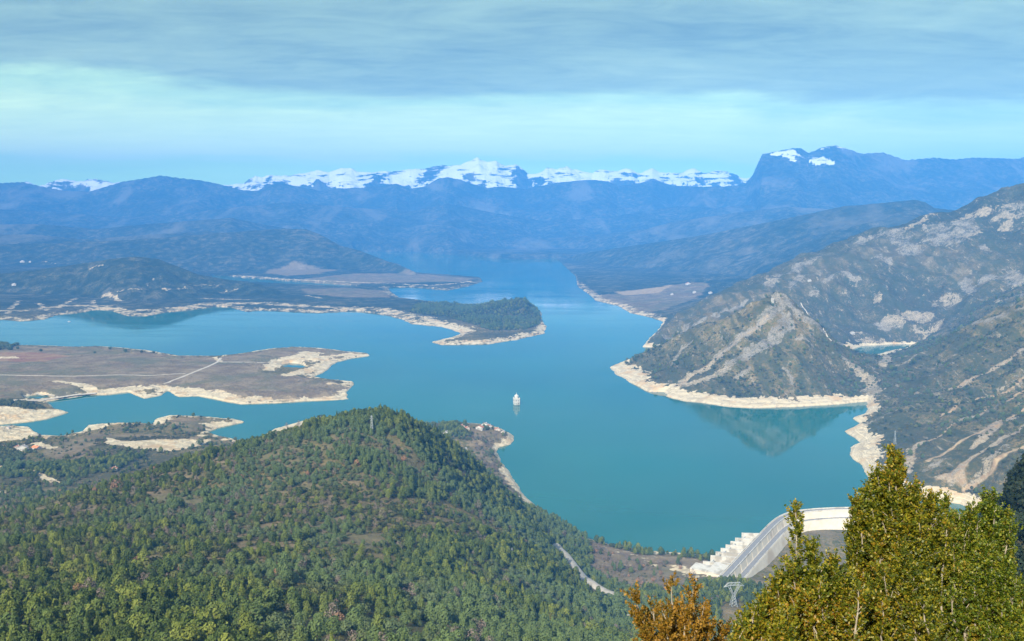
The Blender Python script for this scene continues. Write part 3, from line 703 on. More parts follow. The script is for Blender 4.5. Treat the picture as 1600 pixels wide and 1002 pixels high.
jm = int(np.searchsorted(rr, 9300)); js = int(np.searchsorted(rr, 15800))
terrain_piece('terrain', 0, jm); terrain_piece('blue_hills', jm, js); terrain_piece('snowy_mountains', js, NR - 1)

# water sheet: cells of the grid near or inside the outlines, nothing on the air side of the dam
wj = np.arange(0, NR, 2); wi = np.arange(0, NA, 3)
wx, wy, ws = GX[np.ix_(wj, wi)], GY[np.ix_(wj, wi)], GSD[np.ix_(wj, wi)]
ok = (ws < 12 + wy * .006) & (down_of_dam(wx, wy) > -14)
fc = grid_faces(len(wj), len(wi))
okf = ok.ravel()[fc].all(1)
used, inv = np.unique(fc[okf], return_inverse=True)
WV = np.stack([wx.ravel(), wy.ravel(), np.zeros(wx.size)], 1)[used]
tag(new_mesh('water', WV, inv.reshape(-1, 4), W_MAT, True), kind='structure')

# ------------------------------------------------------------------ roads and tracks
def road(name, pxs, w, m, lift=.5, label=None):
    P = np.array([hit(*p) for p in pxs])
    Q = []
    for a, b in zip(P[:-1], P[1:]):
        n = max(2, int(np.hypot(*(b - a)[:2]) / 6))
        for k in range(n): Q.append(a + (b - a) * k / n)
    Q.append(P[-1]); Q = np.array(Q)
    for _ in range(12): Q[1:-1, :2] = (Q[:-2, :2] + 2 * Q[1:-1, :2] + Q[2:, :2]) / 4
    T = np.gradient(Q[:, :2], axis=0); T /= np.linalg.norm(T, axis=1)[:, None] + 1e-9
    N = np.stack([-T[:, 1], T[:, 0]], 1)
    rows = []
    offs = (-1, -.5, 0, .5, 1)
    zc = np.maximum.reduce([zat(Q[:, 0] + N[:, 0] * w * o, Q[:, 1] + N[:, 1] * w * o) for o in (-.6, -.3, 0, .3, .6)])
    zc = np.convolve(np.pad(zc, 2, 'edge'), np.ones(5) / 5, 'valid')
    V = []
    for k, o_ in enumerate(offs):
        z = zc + lift - (1.2 if abs(o_) == 1 else 0) * lift
        V.append(np.stack([Q[:, 0] + N[:, 0] * w * .5 * o_ * (1.25 if abs(o_) == 1 else 1), Q[:, 1] + N[:, 1] * w * .5 * o_ * (1.25 if abs(o_) == 1 else 1), z], 1))
    V = np.stack(V, 1).reshape(-1, 3)
    o = new_mesh(name, V, grid_faces(len(Q), 5), m)
    return tag(o, kind='structure')
road('hill_road', [(868,856),(878,868),(893,886),(905,900),(922,915),(940,926),(955,931),(970,935)], 10, 'grey_road', 2.2)
road('track', [(255,601),(275,593),(300,583),(325,573),(340,566),(345,560)], 7, 'track', .8)
road('track', [(0,586),(60,587),(120,588),(180,586),(240,587),(262,585),(290,584)], 4, 'track', .5)
road('track', [(345,566),(365,566),(400,566),(420,566)], 5, 'track', .6)
road('causeway_road', [(-60,627),(0,627),(54,627),(90,622),(135,617),(150,615)], 8, 'track', 1.4)
road('track', [(55,613),(75,617),(92,621)], 5, 'track', .6)
road('track', [(728,700),(735,718),(750,735),(768,750),(785,768)], 3.5, 'grey_road', .5)
road('track', [(1250,470),(1262,490),(1290,525),(1300,535)], 3, 'track', .8)

# ------------------------------------------------------------------ dam
def dam():
    P = []
    for i in range(len(DAM) - 1):
        n = max(2, int(np.hypot(*(DAM[i + 1] - DAM[i])) / 8))
        for k in range(n): P.append(DAM[i] + (DAM[i + 1] - DAM[i]) * k / n)
    P.append(DAM[-1]); P = np.array(P)
    for _ in range(3): P[1:-1] = (P[:-2] + 2 * P[1:-1] + P[2:]) / 4
    T = np.gradient(P, axis=0); T /= np.linalg.norm(T, axis=1)[:, None]
    N = np.stack([T[:, 1], -T[:, 0]], 1)       # towards the air side
    root = thing('concrete_dam', 'long pale concrete dam bending round the near end of the lake', 'dam', (P[20][0], P[20][1], 0))
    base = np.array([P[20][0], P[20][1], 0])
    def sweep(name, sec, m, i0=0, i1=None, parent=root, closed=True):
        Q, NN = P[i0:i1], N[i0:i1]
        k = len(sec); V = []
        for o_, z in sec: V.append(np.stack([Q[:, 0] + NN[:, 0] * o_, Q[:, 1] + NN[:, 1] * o_, np.full(len(Q), z)], 1))
        V = np.stack(V, 1).reshape(-1, 3) - base
        Fc = []
        n = len(Q)
        for j in range(n - 1):
            for i in range(k if closed else k - 1):
                a = j * k + i; b = j * k + (i + 1) % k; Fc.append((a, a + k, b + k, b))
        if closed: Fc.append(tuple(range(k))); Fc.append(tuple((n - 1) * k + i for i in range(k))[::-1])
        return new_mesh(name, V, Fc, m, False, parent)
    c = CREST
    sweep('wall', [(-5, -30), (-5, c), (5, c), (7.5, c - 10), (15, c - 10), (17, c - 10), (36, -45)], 'concrete')
    sweep('crest_road', [(-3.6, c + .02), (-3.6, c + .14), (3.6, c + .14), (3.6, c + .02)], 'asphalt')
    sweep('berm_road', [(8.2, c - 9.98), (8.2, c - 9.86), (15, c - 9.86), (15, c - 9.98)], 'asphalt')
    sweep('parapet', [(-5.3, c - .8), (-5.3, c + 1.3), (-4.5, c + 1.3), (-4.5, c - .8)], 'concrete_white')
    sweep('parapet', [(4.3, c + .01), (4.3, c + 1.3), (5.2, c + 1.3), (5.2, c - 1)], 'concrete_white')
    sweep('parapet', [(15.6, c - 9.99), (15.6, c - 8.9), (16.4, c - 8.9), (16.4, c - 9.99)], 'concrete_white')
    # pilasters on the air face
    for j in range(4, len(P) - 4, 3):
        b = MB()
        q = P[j]; n = N[j]; t = T[j]
        for (o0, z0, o1, z1) in ((5, c - .5, 7.6, c - 10),):
            V = []
            for s in (-.7, .7):
                for (o_, z) in ((o0 - .5, z0), (o0 + .35, z0), (o1 + .35, z1), (o1 - .5, z1)):
                    V.append((q[0] + n[0] * o_ + t[0] * s - base[0], q[1] + n[1] * o_ + t[1] * s - base[1], z))
            b.raw(V, [(0, 1, 2, 3), (7, 6, 5, 4), (0, 4, 5, 1), (1, 5, 6, 2), (2, 6, 7, 3), (3, 7, 4, 0)])
        b.build('pilaster', 'concrete', root)
    # stair of spillway piers on the lake side of the near leg
    s = np.concatenate([[0], np.cumsum(np.hypot(*np.diff(P, axis=0).T))])
    def loc(d, off):
        j = int(np.searchsorted(s, d)); return P[j] + N[j] * off, T[j], N[j]
    L0 = np.interp(0, [0, 1], [0, 1])
    dists = np.linspace(64, 190, 8)
    for k, d in enumerate(dists):
        q, t, n = loc(d, 0)
        ln = 44 - k * 1.6
        def pt(al, off, z): return (q[0] + t[0] * al - n[0] * off - base[0], q[1] + t[1] * al - n[1] * off - base[1], z)
        b = MB(); wd = 1.5
        sec = [(-wd, 4.8), (-wd, ln - 4), (0, ln), (wd, ln - 4), (wd, 4.8)]
        V = [pt(a_, o_, -12) for a_, o_ in sec] + [pt(a_, o_, c - 2.0 if o_ < 20 else c - 5.5) for a_, o_ in sec]
        b.raw(V, [(0, 1, 2, 3, 4), (9, 8, 7, 6, 5)] + [(i, 5 + i, 5 + (i + 1) % 5, (i + 1) % 5) for i in range(5)])
        pr = b.build('spillway_pier', 'concrete_white', root)
        if k < len(dists) - 1:
            step = dists[k + 1] - d
            b = MB()
            V = [pt(a_, o_, z) for a_ in (wd + .05, step - wd) for o_, z in ((12, -12), (12, c - 8), (14, c - 8), (14, -12))]
            b.raw(V, [(0, 1, 2, 3), (7, 6, 5, 4), (0, 4, 5, 1), (1, 5, 6, 2), (2, 6, 7, 3), (3, 7, 4, 0)])
            b.build('gate', 'dark_opening', root)
            for o0, o1, z0, z1 in ((ln - 10, ln - 7.5, c - 8, c - 6.8), (7, 9.5, c - 5.4, c - 4.0)):
                b = MB()
                V = [pt(a_, o_, z) for a_ in (wd + .05, step - wd) for o_, z in ((o0, z0), (o0, z1), (o1, z1), (o1, z0))]
                b.raw(V, [(0, 1, 2, 3), (7, 6, 5, 4), (0, 4, 5, 1), (1, 5, 6, 2), (2, 6, 7, 3), (3, 7, 4, 0)])
                b.build('walkway', 'concrete_white', root)
    # intake block at the near end
    q, t, n = loc(38, 0)
    def pt(al, off, z): return (q[0] + t[0] * al - n[0] * off - base[0], q[1] + t[1] * al - n[1] * off - base[1], z)
    for (a0, a1, o0, o1, z1) in ((-14, 20, 5, 26, c - 4), (-6, 16, 26.1, 50, c - 7)):
        b = MB(); V = [pt(a_, o_, z) for z in (-12, z1) for a_, o_ in ((a0, o0), (a1, o0), (a1, o1), (a0, o1))]
        b.raw(V, [(0, 3, 2, 1), (4, 5, 6, 7), (0, 1, 5, 4), (1, 2, 6, 5), (2, 3, 7, 6), (3, 0, 4, 7)])
        bl = b.build('intake_block', 'concrete', root)
        b = MB(); V = [pt(a_, o_, z) for z in (z1 + .01, z1 + 1.4) for a_, o_ in ((a0 - .5, o0 + .3), (a1 + .5, o0 + .3), (a1 + .5, o1 + .5), (a0 - .5, o1 + .5))]
        b.raw(V, [(0, 3, 2, 1), (4, 5, 6, 7), (0, 1, 5, 4), (1, 2, 6, 5), (2, 3, 7, 6), (3, 0, 4, 7)])
        b.build('coping', 'concrete_white', bl)
dam()
#@@REST
# ------------------------------------------------------------------ vegetation building blocks
def crown_mesh(name, prof, Rr, H, z0, n, q, m, seed, lump=.3, flat=.0):
    """a crown of many small leaf-clump faces through a lumpy volume; prof(t) = relative radius at height t"""
    g = np.random.default_rng(seed)
    t = g.beta(1.3, 1.3, n); a = g.uniform(0, 2 * math.pi, n)
    ph = g.uniform(0, 6.28, 4)
    lum = 1 + lump * (np.sin(3 * a + ph[0] + 5 * t) * .5 + np.sin(5 * a + ph[1] - 9 * t) * .35 + np.sin(2 * a + 14 * t + ph[2]) * .4)
    r = Rr * prof(t) * lum * np.sqrt(g.uniform(.35, 1.0, n))
    P = np.stack([r * np.cos(a), r * np.sin(a), z0 + t * H + g.normal(0, .03 * H, n)], 1)
    nrm = np.stack([np.cos(a), np.sin(a), (t - .35) * 1.6 + .25], 1) + g.normal(0, .55, (n, 3))
    nrm /= np.linalg.norm(nrm, axis=1)[:, None]
    u = np.cross(nrm, g.normal(0, 1, (n, 3))); u /= np.linalg.norm(u, axis=1)[:, None]; v = np.cross(nrm, u)
    s1 = q * g.uniform(.6, 1.35, n)[:, None]; s2 = s1 * g.uniform(.5, 1.0, n)[:, None]
    bend = nrm * (s1 * .25)
    V = np.stack([P - u * s1 - bend, P - v * s2, P + u * s1 - bend, P + v * s2], 1).reshape(-1, 3)
    return V, np.arange(4 * n).reshape(-1, 4)
PROF = {'pine': lambda t: np.clip(1.05 - .78 * t, 0, 1) * np.clip(t * 7 + .3, 0, 1) + .05,
        'dome': lambda t: np.sqrt(np.clip(1 - (2 * t - .85) ** 2 * .85, .03, 1)),
        'round': lambda t: np.sqrt(np.clip(1 - (2 * t - 1) ** 2, .03, 1)),
        'cone': lambda t: np.clip(1.0 - t, .04, 1) * np.clip(t * 9 + .3, 0, 1)}
def trunk_mb(H, r, seed, limbs=5, bare=False):
    g = random.Random(seed); b = MB()
    lean = (g.uniform(-.3, .3), g.uniform(-.3, .3))
    b.tube([(0, 0, -.8), (lean[0] * .4, lean[1] * .4, H * .45), (lean[0], lean[1], H * .9)], [r, r * .7, r * .2], 6)
    for k in range(limbs):
        t = .3 + .6 * k / limbs; a = g.uniform(0, 6.28); L = H * .32 * (1.1 - t * .6) * (1.2 if bare else 1)
        z = H * t; x, y = lean[0] * t, lean[1] * t
        b.tube([(x, y, z), (x + math.cos(a) * L * .5, y + math.sin(a) * L * .5, z + L * .35), (x + math.cos(a) * L, y + math.sin(a) * L, z + L * .8)], [r * .4, r * .25, r * .08], 4)
    return b
# kind: crown profile, radius, height, crown base, faces, face size, leaf material, trunk radius
KIND = {'pine_a': ('pine', 2.9, 7.6, 1.2, 800, .34, 'pine_leaf', .22), 'pine_b': ('dome', 2.7, 6.4, 1.5, 760, .34, 'pine_leaf', .22), 'pine_c': ('cone', 2.5, 8.6, .9, 780, .33, 'pine_leaf', .2),
        'oak_a': ('round', 2.8, 4.2, .5, 620, .34, 'oak_leaf', .2), 'oak_b': ('dome', 2.3, 3.6, .3, 520, .32, 'oak_leaf', .16), 'scrub_a': ('round', 1.7, 2.0, .0, 260, .30, 'scrub_leaf', .08), 'scrub_b': ('dome', 2.1, 1.8, .0, 280, .30, 'scrub_leaf', .08),
        'dry_a': ('round', 2.6, 4.6, 1.0, 300, .34, 'dry_leaf', .2), 'bare_a': ('dome', 2.4, 6.2, .9, 260, .26, 'bare_twig', .18), 'dark_a': ('dome', 3.0, 6.0, .4, 460, .45, 'painted_shade_leaf', .24)}
PROTO = {}
def make_tree(kind, name, label, cat, loc, rz, sc, group=None):
    p, Rr, H, z0, n, q, lm, tr = KIND[kind]
    root = thing(name, label, cat, loc, rz, group, sc)
    if kind not in PROTO:
        V, Fc = crown_mesh('crown', PROF[p], Rr, H, z0, n, q, lm, hash(kind) % 1 + sum(map(ord, kind)), .34)
        cr = new_mesh('crown', V, Fc, lm, False, root)
        tb = trunk_mb(z0 + H, tr, sum(map(ord, kind)), 6 if kind != 'bare_a' else 10, kind == 'bare_a')
        tk = tb.build('trunk', 'bark', root)
        PROTO[kind] = (cr, tk)
    else:
        for o in PROTO[kind]:
            c = o.copy(); COL.objects.link(c); c.parent = root
    return root

# ---- where things grow (grass and stony soil show between the trees)
def pix(x, y, z):
    d0 = x; dy = y; dz = z - CAMZ
    dep = dy * cP - dz * sP; up = dy * sP + dz * cP
    return 800 + F * d0 / dep, 501 - F * up / dep
cell = (RR * np.gradient(RR, axis=0) * np.gradient(AZ, axis=1)).astype(np.float32)
azx = GX / np.maximum(GY, 1)
DD = down_of_dam(GX, GY)
free = (1 - np.clip(M_rock * .8, 0, 1)) * (1 - np.clip(M_pale * 1.1, 0, 1)) * (GSD > 6) * (DD > 6)
free = np.where(DD < 200, np.where(stroke(np.hstack([DAM, DAM[:, :1]]), 32, GX, GY) < 1, 0, free), free)
RP = [hit(*p)[:2] for p in [(868,856),(878,868),(893,886),(905,900),(922,915),(940,926),(955,931),(970,935)]]
free = np.where((stroke(RP, 13, GX, GY) < 1) | (stroke(np.array(RP) * .990, 12, GX, GY) < 1) | (stroke(np.array(RP) * .981, 10, GX, GY) < 1), 0, free)
pyl = hit(1146, 947); free = np.where(stroke([pyl[:2], pyl[:2] * .955], 13, GX, GY) < 1, 0, free)
clump = fbm(GX, GY, 34, 4, 301); wide = fbm(GX, GY, 170, 3, 311)
inhill = (GY < 1420) & (azx < .36) & (RR > 330)
D_for = np.where(inhill, sstep(-.55, -.05, clump * .8 + wide * .7) * .055, 0) * (1 - M_brown)
low = (GY >= 1300) & (GY < 2200) & (azx < .06)
D_low = np.where(low, sstep(.02, .2, clump + wide * .6 + .02) * .035, 0) * (1 - .85 * M_brown)
right = (GY > 1200) & (GY < 3300) & (azx > .08) & ~inhill
D_right = np.where(right, sstep(-.12, .22, clump + wide * .5) * .022, 0) * (1 - .3 * M_brown)
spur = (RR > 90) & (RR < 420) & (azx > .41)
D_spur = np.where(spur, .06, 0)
px_, py_ = pix(GX, GY, GH)
DOME = np.array([gnd(a, b, 20)[:2] for a, b in [(640,486),(700,492),(750,508),(770,514),(820,512),(845,502),(846,480),(800,462),(735,474),(690,470),(650,474)]])
D_dome = np.where((RR > 3500) & (RR < 5600), (1 - sstep(-10, 6, poly_sd(DOME, GX, GY))) * .016, 0)
def sample(D, n_max, seed):
    g = np.random.default_rng(seed)
    vis = (np.abs(px_ - 800) < 960) & (py_ < 1120) & (GY > 50)
    Wt = (D * free * cell * vis).ravel().astype(np.float64)
    tot = Wt.sum(); n = int(min(tot, n_max))
    if n <= 0: return np.zeros((0, 3))
    cdf = np.cumsum(Wt); k = np.searchsorted(cdf, g.uniform(0, tot, n))
    j, i = np.unravel_index(k, D.shape)
    j = np.clip(j, 1, NR - 2); i = np.clip(i, 1, NA - 2)
    r = rr[j] + g.uniform(-.5, .5, n) * (rr[j + 1] - rr[j - 1]) * .5; a = az[i] + g.uniform(-.5, .5, n) * (az[i + 1] - az[i - 1]) * .5
    x, y = r * np.sin(a), r * np.cos(a)
    return np.stack([x, y, zat(x, y)], 1)
def kinds(P, table, seed, zone=None):
    g = np.random.default_rng(seed); names = list(table); w = np.array([table[k] for k in names], float); w /= w.sum()
    return g.choice(names, len(P), p=w)
PT, KD, SC = [], [], []
def put(P, table, lo, hi, seed):
    g = np.random.default_rng(seed + 1); PT.append(P); KD.append(kinds(P, table, seed)); SC.append(g.uniform(lo, hi, len(P)) * np.exp(g.normal(0, .24, len(P))))
Pf = sample(D_for * np.interp(RR, [350, 620, 900], [.62, .85, 1.1]), 34000, 11)
smul = lambda P: np.interp(np.hypot(P[:, 0], P[:, 1]), [350, 620, 900], [1.28, 1.1, .95])
sel = fbm(Pf[:, 0], Pf[:, 1], 120, 3, 401) * .8 + np.maximum((640 - Pf[:, 1]) / 900 * .8, np.minimum(Pf[:, 0] / Pf[:, 1] + .10, .12) * 2.2) - .12 + .5 * (Pf[:, 1] > 1090)
A_ = Pf[sel > .03]; B_ = Pf[sel <= .03]; B_ = B_[np.random.default_rng(3).uniform(0, 1, len(B_)) < .9]
put(A_, {'pine_a': 4, 'pine_b': 4, 'pine_c': 2.2, 'oak_a': 2, 'dry_a': .02, 'bare_a': .2}, .75, 1.25, 21)
put(B_, {'pine_b': 1.6, 'oak_a': 4, 'oak_b': 4, 'scrub_a': 4, 'scrub_b': 2, 'pine_a': 1.0, 'dry_a': .05, 'bare_a': .8}, .65, 1.1, 22)
put(sample(D_low, 5000, 12), {'pine_b': 2, 'oak_a': 3, 'oak_b': 3, 'scrub_a': 3, 'bare_a': .8}, .7, 1.2, 23)
put(sample(D_right, 34000, 13), {'oak_a': 1.5, 'oak_b': 2, 'scrub_a': 4, 'scrub_b': 4, 'pine_b': .8}, .7, 1.35, 24)
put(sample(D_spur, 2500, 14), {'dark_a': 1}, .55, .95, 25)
put(sample(D_dome, 5000, 15), {'oak_a': 2, 'pine_b': 1}, 1.1, 1.7, 26)
BR = np.zeros_like(GX)
fill(BR, [(880,840),(925,846),(990,862),(1060,870),(1120,884),(1130,900),(1100,915),(1040,925),(985,925),(940,905),(905,880)], 1, 10, 18)
put(sample(BR * .010, 900, 16), {'bare_a': 4, 'dry_a': .5, 'scrub_a': 3}, .6, 1.1, 27)
BV = np.zeros_like(GX)
fill(BV, [(735,680),(790,678),(785,705),(780,725),(800,760),(790,765),(760,735),(740,700)], 1, 6, 18)
put(sample(BV * .012, 500, 17), {'bare_a': 3, 'oak_b': 1, 'scrub_a': 2}, .7, 1.2, 28)
PT = np.vstack(PT); KD = np.concatenate(KD); SC = np.concatenate(SC) * smul(PT)
SC = np.where(PT[:, 1] < 1300, np.clip(SC, .4, 1.55), SC)
print('plants', len(PT))
qx, qy = pix(PT[:, 0], PT[:, 1], PT[:, 2] + 3)
dist = np.linalg.norm(PT - np.array([0, 0, CAMZ]), axis=1)
size = SC / dist * ((qx > -10) & (qx < 1610) & (qy > 300) & (qy < 1015)) * np.where(KD == 'dark_a', 1.0, 1.0) * np.char.startswith(KD.astype(str), 'scrub').__invert__()
# do not spend individuals on places the near shrubs cover
size = size * ~((qx > 1230) & (qy > 850))
order = np.argsort(-size)
LAB = {'pine_a': ('pine_tree', 'broad-based green pine among the nearest trees of the wooded hill', 'pine tree', 'broad-based pines of the near forest'),
       'pine_b': ('pine_tree', 'round-topped green pine among the nearest trees of the wooded hill', 'pine tree', 'round-topped pines of the near forest'),
       'pine_c': ('pine_tree', 'narrow pointed green pine among the nearest trees of the wooded hill', 'pine tree', 'pointed pines of the near forest'),
       'oak_a': ('oak_tree', 'round dull green holm oak among the nearest trees of the wooded hill', 'oak tree', 'round holm oaks of the near forest'),
       'oak_b': ('oak_tree', 'small domed dull green holm oak low between the nearest pines', 'oak tree', 'small holm oaks of the near forest'),
       'dry_a': ('withered_tree', 'orange brown withered tree among the nearest green pines', 'tree', 'withered trees of the near forest'),
       'bare_a': ('bare_tree', 'leafless grey brown tree among the nearest green pines', 'tree', 'leafless trees of the near forest'),
       'dark_a': ('evergreen_tree', 'dark evergreen tree on the shaded spur at the right edge', 'tree', 'dark evergreens on the right-hand spur')}
ind = []; cnt = {}
for i in order:
    if len(ind) >= 290 or size[i] <= 0: break
    k = KD[i]; c = {'pine': 'p', 'oak': 'p'}.get(k.split('_')[0], k)
    ind.append(i)
taken = np.zeros(len(PT), bool)
for i in ind:
    k = KD[i]; nm, lb, ct, gp = LAB[k]
    if k != 'dark_a':
        c_ = min(3, max(0, int(qx[i] // 260))); r_ = int(qy[i] > 955)
        where = ('left end', 'left half', 'middle', 'right end')[c_] + (' of the front row' if r_ else ' of the second row')
        big_ = 'large ' if SC[i] > 1.35 else ('small ' if SC[i] < 1.1 else 'middling ')
        core = {'pine_a': 'broad-based green pine', 'pine_b': 'round-topped green pine', 'pine_c': 'narrow pointed pine', 'oak_a': 'round dull green oak', 'oak_b': 'low domed oak', 'dry_a': 'orange brown withered tree', 'bare_a': 'leafless grey tree'}[k]
        lb = big_ + core + ' in the ' + where; gp = core + 's, ' + where.replace(',', '') + ', ' + big_.strip()
    make_tree(k, nm, lb, ct, PT[i] - (0, 0, .2), random.uniform(0, 6.28), SC[i], gp); taken[i] = True
# single trees that stand out
for k, p, sc, nm, lb, ct in (
    ('dry_a', (181,768), 2.5, 'withered_tree', 'large pale brown leafless tree standing alone at the left shoulder of the hill', 'tree'),
    ('dry_a', (110,955), .95, 'withered_tree', 'small orange withered tree in the lower left forest', 'tree'),
    ('dry_a', (44,1001), 1.1, 'withered_tree', 'rusty brown tree cut by the bottom edge near the lower left corner', 'tree'),
    ('dry_a', (146,985), .8, 'withered_tree', 'pale withered tree just above the bottom edge, lower left', 'tree'),
    ('dry_a', (558,728), 1.3, 'withered_tree', 'orange withered tree in the middle of the hilltop scrub', 'tree'),
    ('dry_a', (743,724), 1.5, 'red_bush', 'reddish bush beside the track below the lakeside houses', 'bush'),
    ('pine_c', (535,655), 1.1, 'pine_tree', 'lone dark pine poking above the crest left of the hilltop', 'pine tree'),
    ('oak_a', (313,695), 2.6, 'oak_tree', 'big round dark oak on the edge of the pale bank at the left cove', 'oak tree'),
    ('oak_a', (265,662), 1.0, 'oak_tree', 'small dark oak on top of the spit in the left cove', 'oak tree'),
    ('oak_b', (64,549), 2.2, 'oak_tree', 'bare-looking roadside tree on the far edge of the brown flats', 'oak tree'),
    ('oak_a', (172,546), 2.0, 'oak_tree', 'dark tree at the far waterline of the brown flats, left one of the middle row', 'oak tree'),
    ('oak_a', (196,550), 2.4, 'oak_tree', 'dark tree at the far waterline of the brown flats, right one of the middle row', 'oak tree'),
    ('oak_b', (148,552), 1.8, 'oak_tree', 'dark bush in the middle of the brown flats', 'bush'),
    ('oak_b', (221,551), 2.0, 'oak_tree', 'small dark tree on the far waterline right of the middle row', 'oak tree'),
    ('oak_b', (240,552), 2.0, 'oak_tree', 'rightmost small dark tree on the far waterline of the brown flats', 'oak tree'),
    ('bare_a', (448,668), 1.6, 'bare_tree', 'reddish brown leafless tree on the skyline above the small pale beach', 'tree'),
    ('bare_a', (467,665), 1.7, 'bare_tree', 'pale grey leafless tree beside the reddish one on the skyline', 'tree')):
    make_tree(k, nm, lb, ct, hit(*p) - (0, 0, .3), random.uniform(0, 6.28), sc)
# dark thickets (small groves that read as one mass)
def grove(pxs, n, k, sc, seed, z=12):
    T = np.zeros_like(GX); fill(T, pxs, 1, 4, z)
    P = sample(T * 10 * (GSD > 2), n, seed); return P, np.array([k] * len(P)), np.random.default_rng(seed).uniform(.7, 1.2, len(P)) * sc
G1 = [grove([(-20,538),(28,538),(30,547),(-20,548)], 60, 'oak_a', 2.4, 61), grove([(-20,628),(40,628),(72,634),(60,640),(-20,640)], 160, 'oak_a', 1.4, 62, 14),
      grove([(-20,700),(20,702),(38,716),(10,722),(-20,722)], 120, 'oak_a', 2.0, 63, 16), grove([(150,688),(230,682),(300,680),(300,686),(230,692),(150,700)], 140, 'scrub_b', 1.5, 64, 12),
      grove([(0,725),(90,725),(150,722),(230,710),(190,735),(120,750),(0,745)], 420, 'pine_b', 1.3, 65, 18), grove([(690,662),(716,662),(722,672),(730,684),(700,690),(685,680)], 120, 'pine_b', 1.4, 66, 24),
      grove([(725,676),(738,676),(736,690),(724,688)], 20, 'oak_a', 1.4, 67, 22)]
rest = ~taken
PR = np.vstack([PT[rest]] + [g[0] for g in G1]); KR = np.concatenate([KD[rest]] + [g[1] for g in G1]); SR = np.concatenate([SC[rest]] + [g[2] for g in G1])
def scatter(name, P, K, Sx, label, cat):
    g = np.random.default_rng(5)
    me = bpy.data.meshes.new(name); me.vertices.add(len(P)); me.vertices.foreach_set('co', (P - (0, 0, .25)).astype(np.float32).ravel())
    ks = list(KIND)
    kk = np.array([ks.index(k) for k in K], np.int32)
    a = me.attributes.new('kind_id', 'INT', 'POINT'); a.data.foreach_set('value', kk)
    a = me.attributes.new('size', 'FLOAT', 'POINT'); a.data.foreach_set('value', Sx.astype(np.float32))
    a = me.attributes.new('turn', 'FLOAT_VECTOR', 'POINT'); tv = np.zeros((len(P), 3), np.float32); tv[:, 2] = g.uniform(0, 6.28, len(P)); tv[:, 0] = g.normal(0, .06, len(P)); a.data.foreach_set('vector', tv.ravel())
    o = bpy.data.objects.new(name, me); COL.objects.link(o)
    ng = bpy.data.node_groups.new(name, 'GeometryNodeTree')
    ng.interface.new_socket('Geometry', in_out='INPUT', socket_type='NodeSocketGeometry'); ng.interface.new_socket('Geometry', in_out='OUTPUT', socket_type='NodeSocketGeometry')
    N_ = ng.nodes; L_ = ng.links
    gi = N_.new('NodeGroupInput'); go = N_.new('NodeGroupOutput'); jn = N_.new('GeometryNodeJoinGeometry')
    def attr(nm, dt):
        n = N_.new('GeometryNodeInputNamedAttribute'); n.data_type = dt; n.inputs[0].default_value = nm; return [q for q in n.outputs if q.enabled and q.name == 'Attribute'][0]
    ka = attr('kind_id', 'INT'); sa = attr('size', 'FLOAT'); ta = attr('turn', 'FLOAT_VECTOR')
    for k in sorted(set(K)):
        cm = N_.new('FunctionNodeCompare'); cm.data_type = 'INT'; cm.operation = 'EQUAL'; L_.new(ka, cm.inputs[2]); cm.inputs[3].default_value = ks.index(k)
        oi = N_.new('GeometryNodeObjectInfo'); oi.transform_space = 'ORIGINAL'; oi.inputs['Object'].default_value = PROTO[k][0]; oi.inputs['As Instance'].default_value = True
        ip = N_.new('GeometryNodeInstanceOnPoints')
        L_.new(gi.outputs[0], ip.inputs['Points']); L_.new(cm.outputs[0], ip.inputs['Selection']); L_.new(oi.outputs['Geometry'], ip.inputs['Instance'])
        L_.new(ta, ip.inputs['Rotation']); L_.new(sa, ip.inputs['Scale']); L_.new(ip.outputs[0], jn.inputs[0])
    L_.new(jn.outputs[0], go.inputs[0])
    md = o.modifiers.new('scatter', 'NODES'); md.node_group = ng
    tag(o, label, cat, kind='stuff'); return o
# kinds that no individual tree has shown yet get one bush of their own on the open slope
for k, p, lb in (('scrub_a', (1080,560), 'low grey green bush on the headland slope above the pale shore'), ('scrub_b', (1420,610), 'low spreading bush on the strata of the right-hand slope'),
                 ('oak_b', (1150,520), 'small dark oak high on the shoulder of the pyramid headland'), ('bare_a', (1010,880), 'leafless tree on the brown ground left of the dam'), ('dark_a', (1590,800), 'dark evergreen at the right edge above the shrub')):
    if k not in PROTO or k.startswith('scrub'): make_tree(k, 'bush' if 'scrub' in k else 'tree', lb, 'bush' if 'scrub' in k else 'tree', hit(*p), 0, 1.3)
isf = (PR[:, 1] < 1450) & (PR[:, 0] / PR[:, 1] < .4)
scatter('forest', PR[isf], KR[isf], SR[isf], 'mixed pine and oak forest covering the near hill', 'forest')
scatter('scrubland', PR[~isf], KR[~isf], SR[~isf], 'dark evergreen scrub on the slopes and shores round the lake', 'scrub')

# ------------------------------------------------------------------ near box shrubs
def box_leaf_mat(name, a, b, c, d):
    m = bpy.data.materials.new(name); m.use_nodes = True; g = NT(m.node_tree)
    ge = g.n('ShaderNodeNewGeometry'); isl = ge.outputs['Random Per Island']; pos = ge.outputs['Position']
    f = g.math('ADD', g.math('MULTIPLY', isl, .62), g.math('MULTIPLY', g.noise(pos, 3.4, 3, .55), .75))
    f = g.math('SUBTRACT', f, .18)
    c_ = g.ramp(f, [(.12, a), (.42, b), (.68, c), (.92, d)])
    bs = g.n('ShaderNodeBsdfPrincipled', ins={'Base Color': c_, 'Roughness': .48, 'Specular IOR Level': .38})
    tr = g.n('ShaderNodeBsdfTranslucent', ins={'Color': g.vm('SCALE', c_)}); g.t.nodes[-2].inputs[3].default_value = 1.4
    mx = g.n('ShaderNodeMixShader', ins={0: .22, 1: bs.outputs[0], 2: tr.outputs[0]})
    g.n('ShaderNodeOutputMaterial', ins={0: mx.outputs[0]}); MATS[name] = m
